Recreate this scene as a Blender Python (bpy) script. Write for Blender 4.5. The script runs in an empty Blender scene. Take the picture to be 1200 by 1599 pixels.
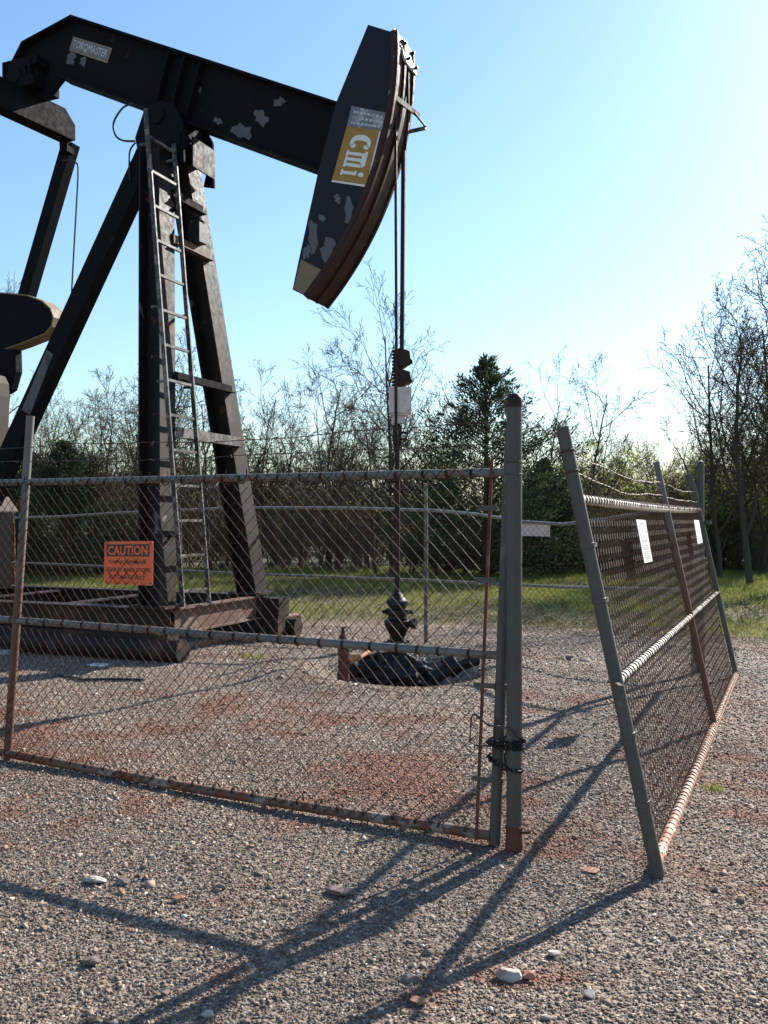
import bpy, math, random
import numpy as np
from mathutils import Vector, Matrix
R = math.radians
rng = random.Random(7)
nr = np.random.default_rng(11)
scene = bpy.context.scene
COL = scene.collection

# ------------------------------------------------------------------ camera, sky, sun, exposure
F, CX, HZ, EYE = 1400.0, 600.0, 812.0, 1.6        # focal length / principal column / horizon row of the photo, eye height (m)
cd = bpy.data.cameras.new('camera'); cam = bpy.data.objects.new('camera', cd); COL.objects.link(cam)
cam.location = (0, 0, EYE); cam.rotation_euler = (R(90), 0, 0)
cd.sensor_fit = 'HORIZONTAL'; cd.sensor_width = 36; cd.lens = 36*F/1200; cd.shift_y = (HZ-799.5)/1200
cd.clip_start = 0.05; cd.clip_end = 2000
scene.camera = cam
SUN_AZ, SUN_EL = 41.5, 31.3
SD = Vector((math.sin(R(SUN_AZ))*math.cos(R(SUN_EL)), math.cos(R(SUN_AZ))*math.cos(R(SUN_EL)), math.sin(R(SUN_EL))))
w = bpy.data.worlds.new('World'); scene.world = w; w.use_nodes = True
nt = w.node_tree; bg = nt.nodes['Background']; sky = nt.nodes.new('ShaderNodeTexSky')
sky.sky_type = 'NISHITA'; sky.sun_disc = False; sky.sun_elevation = R(SUN_EL); sky.sun_rotation = R(SUN_AZ)
sky.altitude = 300; sky.air_density = 1.5; sky.dust_density = 0.6; sky.ozone_density = 6.0
nt.links.new(sky.outputs[0], bg.inputs[0]); bg.inputs[1].default_value = 0.08
sl = bpy.data.lights.new('sun', 'SUN'); sun = bpy.data.objects.new('sun', sl); COL.objects.link(sun)
sl.energy = 4.4; sl.angle = R(0.55); sl.color = (1.0, 0.95, 0.87)
sun.rotation_euler = SD.to_track_quat('Z', 'Y').to_euler(); sun.location = (20, 20, 20)
scene.view_settings.view_transform = 'Standard'; scene.view_settings.look = 'None'
scene.view_settings.exposure = 1.37; scene.view_settings.gamma = 1.0
scene.render.engine = 'CYCLES'; scene.cycles.max_bounces = 6; scene.cycles.transparent_max_bounces = 4

# ------------------------------------------------------------------ materials
def mat(name):
    m = bpy.data.materials.new(name); m.use_nodes = True
    n = m.node_tree; b = n.nodes['Principled BSDF']
    return m, n, b
def N(n, t, **k):
    x = n.nodes.new(t)
    for a, v in k.items():
        if a in x.inputs.keys() if hasattr(x.inputs, 'keys') else False: x.inputs[a].default_value = v
        else: setattr(x, a, v)
    return x
def noise(n, co, scale, detail=4, rough=.6, dist=0):
    x = n.nodes.new('ShaderNodeTexNoise'); x.inputs['Scale'].default_value = scale
    x.inputs['Detail'].default_value = detail; x.inputs['Roughness'].default_value = rough
    x.inputs['Distortion'].default_value = dist
    n.links.new(co, x.inputs['Vector']); return x.outputs['Fac']
def ramp(n, fac, stops):
    x = n.nodes.new('ShaderNodeValToRGB'); e = x.color_ramp.elements
    while len(e) < len(stops): e.new(.5)
    for i, (p, c) in enumerate(stops):
        e[i].position = p; e[i].color = (*c, 1) if len(c) == 3 else c
    n.links.new(fac, x.inputs[0]); return x.outputs[0]
def mix(n, fac, a, b, mode='MIX'):
    x = n.nodes.new('ShaderNodeMix'); x.data_type = 'RGBA'; x.blend_type = mode
    for s, v in ((x.inputs[0], fac), (x.inputs[6], a), (x.inputs[7], b)):
        if isinstance(v, (int, float)): s.default_value = v
        elif isinstance(v, tuple): s.default_value = (*v, 1)
        else: n.links.new(v, s)
    return x.outputs[2]
def math_(n, op, a, b=None, clamp=False):
    x = n.nodes.new('ShaderNodeMath'); x.operation = op; x.use_clamp = clamp
    for s, v in zip(x.inputs, (a, b)):
        if v is None: continue
        if isinstance(v, (int, float)): s.default_value = v
        else: n.links.new(v, s)
    return x.outputs[0]
def coords(n):
    return n.nodes.new('ShaderNodeNewGeometry').outputs['Position']
def bump(n, b, h, strength=.5, dist=.01):
    x = n.nodes.new('ShaderNodeBump'); x.inputs['Strength'].default_value = strength; x.inputs['Distance'].default_value = dist
    n.links.new(h, x.inputs['Height']); n.links.new(x.outputs[0], b.inputs['Normal'])
def worn(name, base, second, patch, th=.55, scale=2.2, rough=.6, metal=0.0, rust=(.16, .055, .025), rust_th=.62, rust_scale=6.0, b_=.3, spec=.4):
    """paint with irregular faded patches and rust blooms"""
    m, n, b = mat(name); co = coords(n)
    tex = n.nodes.new('ShaderNodeTexCoord').outputs['Object']
    f1 = noise(n, tex, scale, 6, .55, .4); f2 = noise(n, tex, rust_scale, 8, .65); f3 = noise(n, tex, 14, 5, .6); f4 = noise(n, tex, 60, 3, .6)
    c = mix(n, ramp(n, f3, [(.3, (0, 0, 0)), (.75, (1, 1, 1))]), base, second)
    c = mix(n, ramp(n, f1, [(th, (0, 0, 0)), (th+.02, (1, 1, 1))]), c, patch)
    c = mix(n, ramp(n, f2, [(rust_th, (0, 0, 0)), (rust_th+.07, (1, 1, 1))]), c, mix(n, f4, rust, tuple(x*1.9 for x in rust)))
    n.links.new(c, b.inputs['Base Color']); b.inputs['Metallic'].default_value = metal
    n.links.new(ramp(n, f3, [(.3, (rough-.12,)*3), (.8, (min(1, rough+.2),)*3)]), b.inputs['Roughness'])
    b.inputs['Specular IOR Level'].default_value = spec
    bump(n, b, f2, b_, .004)
    return m
M = {}
M['black'] = worn('black_paint', (.012, .012, .014), (.02, .018, .02), (.05, .05, .055), th=.66, scale=1.7, rough=.55, rust=(.04, .018, .012), rust_th=.64)
M['leg'] = worn('brown_black_paint', (.03, .024, .021), (.06, .046, .04), (.2, .19, .18), th=.66, scale=2.6, rough=.55, rust=(.09, .04, .022), rust_th=.6, rust_scale=4)
M['head'] = worn('faded_black_paint', (.018, .02, .025), (.032, .035, .042), (.075, .08, .088), th=.57, scale=2.4, rough=.6, rust=(.03, .03, .03), rust_th=.72)
M['arc'] = worn('rusty_plate', (.075, .028, .02), (.12, .045, .03), (.16, .085, .06), th=.62, scale=5, rough=.6, rust=(.05, .02, .014), rust_th=.5)
M['tan'] = worn('tan_primer', (.25, .18, .10), (.3, .22, .13), (.35, .28, .18), th=.7, rough=.7, rust_th=.7)
M['grease'] = worn('greasy_black', (.008, .008, .008), (.014, .012, .011), (.02, .017, .015), rough=.35, rust=(.03, .015, .01), b_=.9)
M['ladder'] = worn('worn_ladder_steel', (.06, .052, .048), (.12, .11, .1), (.26, .25, .24), th=.5, scale=9, rough=.5, rust=(.12, .05, .03), rust_th=.6, rust_scale=9)
M['galv'] = worn('weathered_galvanised_pipe', (.19, .2, .185), (.27, .28, .26), (.3, .3, .28), th=.62, scale=6, rough=.5, metal=.25, rust=(.2, .075, .035), rust_th=.66, rust_scale=5)
M['rail'] = worn('gate_rail_paint', (.24, .24, .22), (.36, .35, .32), (.28, .17, .11), th=.6, scale=9, rough=.5, metal=.15, rust=(.2, .07, .04), rust_th=.58, rust_scale=16)
M['rustpipe'] = worn('rusty_pipe', (.3, .1, .04), (.2, .06, .025), (.36, .2, .12), th=.6, scale=6, rough=.75, rust=(.12, .035, .02), rust_th=.55, rust_scale=11)
M['rustbottom'] = worn('rust_streaked_rail', (.3, .22, .17), (.24, .12, .075), (.42, .33, .26), th=.6, scale=7, rough=.65, rust=(.2, .065, .03), rust_th=.5, rust_scale=9)
M['wire'] = worn('weathered_fence_wire', (.1, .06, .045), (.16, .11, .09), (.3, .28, .26), th=.6, scale=12, rough=.45, metal=.3, rust=(.1, .035, .02), rust_th=.5, rust_scale=20)
M['barb'] = worn('barbed_wire_rust', (.06, .035, .025), (.09, .05, .035), (.12, .08, .06), rough=.6, metal=.3)
M['white'] = worn('white_enamel', (.75, .73, .7), (.68, .65, .62), (.6, .5, .45), th=.66, scale=7, rough=.4, rust=(.3, .16, .1), rust_th=.72)
M['clamp'] = worn('bare_bright_plate', (.72, .72, .7), (.8, .8, .78), (.62, .62, .6), rough=.55, metal=.1, rust_th=.8)
M['pinkwhite'] = worn('rust_stained_white', (.62, .55, .52), (.5, .42, .38), (.35, .2, .15), th=.66, scale=8, rough=.45, rust=(.2, .08, .05), rust_th=.6, rust_scale=12)
M['rod'] = worn('rusty_rod', (.028, .012, .01), (.045, .018, .014), (.02, .014, .013), rough=.6, rust=(.06, .022, .015), spec=.2)
M['skid'] = worn('oil_stained_steel', (.022, .018, .016), (.045, .034, .028), (.09, .075, .065), th=.62, scale=2, rough=.6, rust=(.09, .04, .025), rust_th=.55, rust_scale=3)
M['skidlit'] = worn('sunlit_rust_beam', (.16, .09, .06), (.2, .12, .085), (.26, .19, .15), th=.6, rough=.7, rust=(.2, .08, .04), rust_th=.55)
M['wood'] = worn('stained_timber', (.3, .14, .07), (.38, .2, .1), (.24, .15, .1), rough=.85, rust=(.2, .07, .03))
M['gearbox'] = worn('dusty_gearbox_paint', (.16, .13, .11), (.2, .165, .14), (.26, .22, .19), th=.62, rough=.7, rust=(.1, .05, .03), rust_th=.62)
M['rubber'] = worn('black_rubber', (.014, .014, .015), (.02, .02, .02), (.025, .025, .025), rough=.5, rust=(.02, .018, .016))
M['orange'] = worn('orange_sign_face', (.74, .12, .025), (.66, .105, .024), (.58, .1, .03), th=.7, rough=.5, rust=(.3, .07, .02), rust_th=.74)
M['signblack'] = worn('sign_black_ink', (.02, .012, .012), (.03, .018, .015), (.035, .02, .016), rough=.5, rust=(.03, .015, .01))
M['yellow'] = worn('yellow_decal', (.34, .19, .02), (.28, .155, .02), (.24, .13, .025), th=.66, rough=.5, rust=(.2, .12, .04), rust_th=.72)
M['goldedge'] = worn('gold_border', (.3, .2, .1), (.25, .17, .09), (.2, .15, .1), rough=.5)
M['platebg'] = worn('faded_plaque', (.13, .12, .115), (.17, .155, .14), (.2, .18, .16), th=.6, scale=12, rough=.5)
M['letter'] = worn('faded_white_letter', (.5, .5, .5), (.42, .42, .42), (.3, .3, .3), th=.58, scale=14, rough=.5, rust_th=.75)
M['letterw'] = worn('white_letter', (.72, .7, .66), (.64, .62, .58), (.55, .53, .5), th=.7, rough=.5, rust_th=.8)
M['silverplate'] = worn('silver_decal', (.12, .12, .125), (.2, .2, .2), (.3, .3, .3), th=.55, scale=9, rough=.4, rust=(.04, .04, .04), rust_th=.6)
M['greyink'] = worn('grey_print', (.2, .2, .19), (.26, .26, .25), (.3, .3, .3), rough=.6)

M['black'] = worn('black_paint', (.008, .008, .009), (.012, .011, .012), (.03, .03, .034), th=.66, scale=1.7, rough=.75, rust=(.03, .014, .01), rust_th=.64, spec=.05)
M['leg'] = worn('brown_black_paint', (.011, .008, .0075), (.024, .0185, .016), (.12, .11, .105), th=.66, scale=2.6, rough=.6, rust=(.07, .03, .018), rust_th=.6, rust_scale=4, spec=.15)
M['head'] = worn('faded_black_paint', (.012, .0135, .017), (.02, .022, .027), (.045, .047, .054), th=.72, scale=2.4, rough=.6, rust=(.02, .02, .02), rust_th=.72, spec=.15)
M['arc'] = worn('rusty_plate', (.034, .013, .01), (.055, .02, .015), (.085, .045, .034), th=.62, scale=5, rough=.65, rust=(.03, .014, .01), rust_th=.5, spec=.2)
M['grease'] = worn('greasy_black', (.005, .005, .005), (.009, .008, .007), (.013, .011, .01), rough=.5, rust=(.02, .01, .007), b_=1.0, spec=.3)
M['ladder'] = worn('worn_ladder_steel', (.028, .023, .02), (.055, .047, .042), (.14, .13, .12), th=.5, scale=9, rough=.55, rust=(.09, .04, .022), rust_th=.6, rust_scale=9)
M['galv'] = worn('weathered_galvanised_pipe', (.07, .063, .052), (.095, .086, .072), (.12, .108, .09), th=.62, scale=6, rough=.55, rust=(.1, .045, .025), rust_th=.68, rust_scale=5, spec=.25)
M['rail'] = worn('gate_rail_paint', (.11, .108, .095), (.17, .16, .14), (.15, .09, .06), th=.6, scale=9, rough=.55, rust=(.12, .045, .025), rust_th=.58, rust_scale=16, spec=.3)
M['railsun'] = worn('sunlit_rail_paint', (.42, .37, .3), (.55, .49, .4), (.36, .19, .12), th=.62, scale=9, rough=.55, rust=(.16, .06, .035), rust_th=.6, rust_scale=16, spec=.3)  # lighter copy of the rail paint; sunlight is put into its colour
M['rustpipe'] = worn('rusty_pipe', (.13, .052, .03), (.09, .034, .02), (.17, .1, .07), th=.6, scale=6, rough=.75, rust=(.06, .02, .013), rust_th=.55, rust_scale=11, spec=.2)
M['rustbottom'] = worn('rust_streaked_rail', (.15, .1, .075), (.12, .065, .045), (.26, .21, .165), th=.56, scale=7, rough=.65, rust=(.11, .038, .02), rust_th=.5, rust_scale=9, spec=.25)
M['wire'] = worn('weathered_fence_wire', (.032, .018, .013), (.048, .028, .021), (.085, .072, .062), th=.64, scale=12, rough=.7, rust=(.05, .02, .013), rust_th=.5, rust_scale=20, spec=.12)
M['skid'] = worn('oil_stained_steel', (.014, .011, .01), (.028, .021, .017), (.06, .048, .042), th=.64, scale=2, rough=.65, rust=(.05, .024, .016), rust_th=.55, rust_scale=3, spec=.2)
M['skidlit'] = worn('sunlit_rust_beam', (.1, .055, .036), (.13, .075, .052), (.17, .12, .09), th=.6, rough=.7, rust=(.12, .048, .026), rust_th=.55)  # rusty skid steel with the sun on its face painted in as lighter brown
M['tan'] = worn('tan_primer', (.17, .125, .07), (.21, .155, .09), (.25, .2, .13), th=.7, rough=.7, rust_th=.7)
M['gearbox'] = worn('dusty_gearbox_paint', (.07, .055, .047), (.1, .08, .068), (.13, .11, .095), th=.62, rough=.75, rust=(.05, .026, .016), rust_th=.62, spec=.2)

def footrust():
    m, n, b = mat('pipe_rusted_at_foot'); co = coords(n); sp = n.nodes.new('ShaderNodeSeparateXYZ'); n.links.new(co, sp.inputs[0])
    f = math_(n, 'ADD', sp.outputs[2], math_(n, 'MULTIPLY', math_(n, 'SUBTRACT', noise(n, co, 7, 5, .7), .5), 2.2))
    g = mix(n, noise(n, co, 30, 4), (.09, .085, .08), (.15, .135, .12)); r = mix(n, noise(n, co, 14, 5), (.06, .022, .014), (.16, .07, .038))
    n.links.new(mix(n, ramp(n, math_(n, 'MULTIPLY', f, .4), [(.42, (0, 0, 0)), (.68, (1, 1, 1))]), r, g), b.inputs['Base Color']); b.inputs['Roughness'].default_value = .7
    return m
M['footrust'] = footrust()
def bark(name, a, b2):
    m, n, b = mat(name); co = coords(n)
    f = noise(n, co, 3, 5); n.links.new(mix(n, f, a, b2), b.inputs['Base Color']); b.inputs['Roughness'].default_value = .9; b.inputs['Specular IOR Level'].default_value = .15
    return m
M['bark'] = bark('grey_brown_bark', (.05, .037, .028), (.1, .076, .058))
M['twig'] = bark('twig_bark', (.052, .036, .027), (.1, .074, .056))
M['brushtwig'] = bark('brush_twig_bark', (.1, .073, .054), (.18, .14, .108))  # twig bark lightened to make up for the shadows in the thicket
M['cedarbark'] = bark('cedar_bark', (.06, .035, .025), (.12, .08, .06))
def leaf(name, a, b2, tr=.4, sc=1.2):
    m, n, b = mat(name); co = coords(n)
    f = noise(n, co, sc, 3, .7); f2 = noise(n, co, 23, 2)
    c = mix(n, ramp(n, f, [(.35, (0, 0, 0)), (.65, (1, 1, 1))]), a, b2); c = mix(n, math_(n, 'MULTIPLY', f2, .5), c, tuple(x*1.6 for x in b2))
    n.links.new(c, b.inputs['Base Color']); b.inputs['Roughness'].default_value = .75
    t = n.nodes.new('ShaderNodeBsdfTranslucent'); n.links.new(c, t.inputs[0])
    mx = n.nodes.new('ShaderNodeMixShader'); mx.inputs[0].default_value = tr
    n.links.new(b.outputs[0], mx.inputs[1]); n.links.new(t.outputs[0], mx.inputs[2])
    n.links.new(mx.outputs[0], n.nodes['Material Output'].inputs[0])
    return m
M['bud'] = leaf('spring_leaf', (.2, .25, .045), (.32, .33, .08))
M['cedar'] = leaf('cedar_foliage', (.018, .029, .014), (.042, .058, .025), .25)
M['grass'] = leaf('grass_blade', (.13, .19, .03), (.25, .25, .06), .4, .8)
M['drygrass'] = leaf('dry_grass_blade', (.22, .16, .085), (.17, .15, .06), .3)
M['deadleaf'] = leaf('brown_leaf', (.16, .1, .06), (.24, .17, .1), .3)

M['railfar'] = worn('pale_far_rail', (.17, .165, .15), (.24, .23, .21), (.26, .2, .16), th=.62, scale=3, rough=.5, rust=(.16, .07, .04), rust_th=.62, rust_scale=5, spec=.4)
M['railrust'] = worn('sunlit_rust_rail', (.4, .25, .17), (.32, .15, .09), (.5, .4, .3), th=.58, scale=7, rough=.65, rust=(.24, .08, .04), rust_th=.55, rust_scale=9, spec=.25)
M['wirerust'] = worn('rusty_fence_wire', (.075, .045, .033), (.11, .07, .052), (.17, .13, .11), th=.62, scale=12, rough=.7, rust=(.08, .03, .018), rust_th=.5, rust_scale=20, spec=.15)

# ------------------------------------------------------------------ mesh builder
FR = {}     # object -> world matrix of its frame
class MB:
    def __init__(s): s.v = []; s.f = []
    def add(s, v, f):
        o = len(s.v); s.v.extend(tuple(p) for p in v); s.f.extend(tuple(i+o for i in q) for q in f)
    def box(s, c, ax, ay, az, hx, hy, hz):
        c = Vector(c); ax, ay, az = Vector(ax)*hx, Vector(ay)*hy, Vector(az)*hz
        v = [c+ax*i+ay*j+az*k for i in (-1, 1) for j in (-1, 1) for k in (-1, 1)]
        s.add(v, [(0, 1, 3, 2), (4, 6, 7, 5), (0, 4, 5, 1), (2, 3, 7, 6), (0, 2, 6, 4), (1, 5, 7, 3)])
    def beam(s, p0, p1, wa, wb, ref=(0, 0, 1)):
        """rectangular bar p0->p1, width wa across 'ref', wb along 'ref'"""
        p0, p1 = Vector(p0), Vector(p1); d = (p1-p0); L = d.length; d.normalize()
        a = d.cross(Vector(ref)).normalized(); b = a.cross(d).normalized()
        s.box((p0+p1)/2, d, a, b, L/2, wa/2, wb/2)
    def prism(s, pts, ext):
        ext = Vector(ext); pts = [Vector(p) for p in pts]; n = len(pts)
        s.add(pts+[p+ext for p in pts], [tuple(range(n)), tuple(range(2*n-1, n-1, -1))]+[(i, i+n, (i+1) % n+n, (i+1) % n) for i in range(n)])
    def tube(s, path, r, n=8, cap=True, jit=0):
        P = np.array([tuple(p) for p in path], float); m = len(P)
        rr = np.full(m, r) if np.isscalar(r) else np.array(r, float)
        T = np.gradient(P, axis=0); T /= np.linalg.norm(T, axis=1)[:, None]+1e-12
        mean = P[-1]-P[0]; ref = np.array((0, 0, 1.)) if abs(mean[2]) < .8*np.linalg.norm(mean)+1e-9 else np.array((1., 0, 0))
        A = np.cross(T, ref); A /= np.linalg.norm(A, axis=1)[:, None]+1e-12; B = np.cross(A, T)
        an = np.arange(n)*2*np.pi/n
        ring = P[:, None, :]+rr[:, None, None]*(np.cos(an)[None, :, None]*A[:, None, :]+np.sin(an)[None, :, None]*B[:, None, :])
        o = len(s.v); s.v.extend(map(tuple, ring.reshape(-1, 3).tolist()))
        for i in range(m-1):
            for j in range(n):
                k = (j+1) % n; s.f.append((o+i*n+j, o+i*n+k, o+(i+1)*n+k, o+(i+1)*n+j))
        if cap and n > 3:
            s.f.append(tuple(o+j for j in range(n-1, -1, -1))); s.f.append(tuple(o+(m-1)*n+j for j in range(n)))
    def lathe(s, base, prof, n=16, axis=(0, 0, 1)):
        """prof = [(radius, height)...] about axis"""
        ax = Vector(axis).normalized(); a = ax.orthogonal().normalized(); b = ax.cross(a); o = len(s.v)
        for r, h in prof:
            for j in range(n):
                t = 2*math.pi*j/n; s.v.append(tuple(Vector(base)+ax*h+(a*math.cos(t)+b*math.sin(t))*r))
        for i in range(len(prof)-1):
            for j in range(n):
                k = (j+1) % n; s.f.append((o+i*n+j, o+i*n+k, o+(i+1)*n+k, o+(i+1)*n+j))
        s.f.append(tuple(o+j for j in range(n-1, -1, -1))); q = o+(len(prof)-1)*n; s.f.append(tuple(q+j for j in range(n)))
    def build(s, name, m, parent=None, smooth=True):
        me = bpy.data.meshes.new(name); V = np.array(s.v, float).reshape(-1, 3)
        if parent is not None:
            inv = FR[parent.name].inverted(); A = np.array(inv)
            V = V@A[:3, :3].T+A[:3, 3]
        me.from_pydata(V.tolist(), [], s.f)
        if smooth:
            me.shade_smooth(); me.set_sharp_from_angle(angle=R(38))
        me.materials.append(M[m] if isinstance(m, str) else m)
        o = bpy.data.objects.new(name, me); COL.objects.link(o)
        if parent is not None:
            o.parent = parent; FR[o.name] = FR[parent.name]
        else: FR[o.name] = Matrix.Identity(4)
        return o
def tag(o, label=None, cat=None, group=None, kind=None):
    if label: o['label'] = label
    if cat: o['category'] = cat
    if group: o['group'] = group
    if kind: o['kind'] = kind
    return o
def empty(name, loc, rz, label, cat, group=None):
    o = bpy.data.objects.new(name, None); COL.objects.link(o); o.location = loc; o.rotation_euler = (0, 0, rz)
    o.empty_display_size = .2
    FR[o.name] = Matrix.Translation(Vector(loc))@Matrix.Rotation(rz, 4, 'Z'); return tag(o, label, cat, group)
def part(name, m, parent, fn, smooth=True):
    b = MB(); fn(b); return b.build(name, m, parent, smooth)
def text_geo(s, bold=0.0):
    cu = bpy.data.curves.new('t', 'FONT'); cu.body = s; cu.offset = bold; cu.resolution_u = 3
    ob = bpy.data.objects.new('t', cu); COL.objects.link(ob); dg = bpy.context.evaluated_depsgraph_get(); dg.update()
    me = bpy.data.meshes.new_from_object(ob.evaluated_get(dg)); v = [(p.co.x, p.co.y) for p in me.vertices]; f = [tuple(p.vertices) for p in me.polygons]
    bpy.data.objects.remove(ob); bpy.data.curves.remove(cu); bpy.data.meshes.remove(me)
    xs = [p[0] for p in v]; ys = [p[1] for p in v]; x0, x1, y0, y1 = min(xs), max(xs), min(ys), max(ys)
    return [((x-x0)/(x1-x0), (y-y0)/(y1-y0)) for x, y in v], f

# ------------------------------------------------------------------ ground
def at(px, py, h=0.0):
    """point at height h under a photo pixel (used once, to survey the ground plan)"""
    d = (EYE-h)*F/(py-HZ); return Vector(((px-CX)/F*d, d, h))
def sstep(a, b, x): t = np.clip((x-a)/(b-a), 0, 1); return t*t*(3-2*t)
PIT = (0.12, 9.3)
def gh(x, y):
    x = np.asarray(x, float); y = np.asarray(y, float)
    r = np.sqrt(((x-PIT[0])/1.05)**2+((y-PIT[1])/1.12)**2)
    mound = .07*np.exp(-((x+.6)/3.2)**2)*sstep(5.6, 8.3, y)*(1-sstep(10.5, 12.5, y))
    pit = -.42*(1-sstep(.35, 1.0, r))+.05*np.exp(-((r-1.2)/.25)**2)
    und = .012*np.sin(x*1.7+.6)*np.sin(y*1.3+x*.4)+.008*np.sin(x*3.9+y*2.7)
    und = und*(1-sstep(13, 20, y))*sstep(2.0, 4.5, y)
    return mound+pit+und-.006
def grass_edge(x):
    return 14.1-.58*np.maximum(0, x-.8)*(x < 8)-.58*7.2*(x >= 8)
xs = np.concatenate([-np.geomspace(600, 9, 22), np.linspace(-8, -3, 26)[0:], np.linspace(-2.9, 2.9, 97), np.linspace(3, 8, 26), np.geomspace(9, 600, 22)])
ys = np.concatenate([-np.geomspace(300, 2, 10), np.linspace(-1, 7.9, 60), np.linspace(8, 11.4, 60), np.linspace(11.6, 20, 28), np.geomspace(21, 900, 26)])
gx, gy = np.meshgrid(xs, ys); gz = gh(gx, gy)
nx, ny = len(xs), len(ys); me = bpy.data.meshes.new('ground')
ids = np.arange(nx*ny).reshape(ny, nx)
me.from_pydata(np.stack([gx, gy, gz], -1).reshape(-1, 3).tolist(), [], np.stack([ids[:-1, :-1], ids[:-1, 1:], ids[1:, 1:], ids[1:, :-1]], -1).reshape(-1, 4).tolist())
me.shade_smooth()
ground = bpy.data.objects.new('ground', me); COL.objects.link(ground); tag(ground, kind='structure')
def soil_nodes(n, co):
    """red soil stain mask shared by ground and stones"""
    a = noise(n, co, .55, 4, .6, .3); b = noise(n, co, 2.6, 4, .65)
    s = math_(n, 'ADD', math_(n, 'MULTIPLY', a, .45), math_(n, 'MULTIPLY', b, .55))
    sp = n.nodes.new('ShaderNodeSeparateXYZ'); n.links.new(co, sp.inputs[0]); acc = None
    for x, y, rx, ry, k in ((.1, 5.6, .75, .7, .17), (.55, 5.0, .5, .5, .13), (1.0, 4.45, .8, .35, .14), (1.35, 3.9, .5, .3, .1), (1.9, 5.2, .3, 1.2, .1), (-1.7, 8.0, 1.3, .35, .12), (-.5, 8.6, .5, .3, .16), (.55, 3.15, .22, .1, .2), (-2.2, 6.3, .9, .5, .12), (-.3, 7.0, 1.4, .3, .12), (.9, 8.9, .7, .5, .1), (1.4, 7.6, .8, .6, .1), (-1.6, 10.1, .6, .3, .14), (-.9, 4.9, 1.6, .35, .07), (-1.2, 7.2, 3.4, 2.0, .075), (1.5, 7.0, 1.6, 2.6, .06), (-3.5, 7.2, 1.5, .7, .12)):
        dx = math_(n, 'MULTIPLY', math_(n, 'SUBTRACT', sp.outputs[0], x), 1/rx); dy = math_(n, 'MULTIPLY', math_(n, 'SUBTRACT', sp.outputs[1], y), 1/ry)
        q = math_(n, 'ADD', math_(n, 'MULTIPLY', dx, dx), math_(n, 'MULTIPLY', dy, dy)); q = math_(n, 'MULTIPLY', math_(n, 'EXPONENT', math_(n, 'MULTIPLY', q, -1.0)), k)
        acc = q if acc is None else math_(n, 'MAXIMUM', acc, q)
    s = math_(n, 'ADD', math_(n, 'SUBTRACT', s, .06), acc)
    return ramp(n, s, [(.49, (0, 0, 0)), (.6, (1, 1, 1))])
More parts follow.
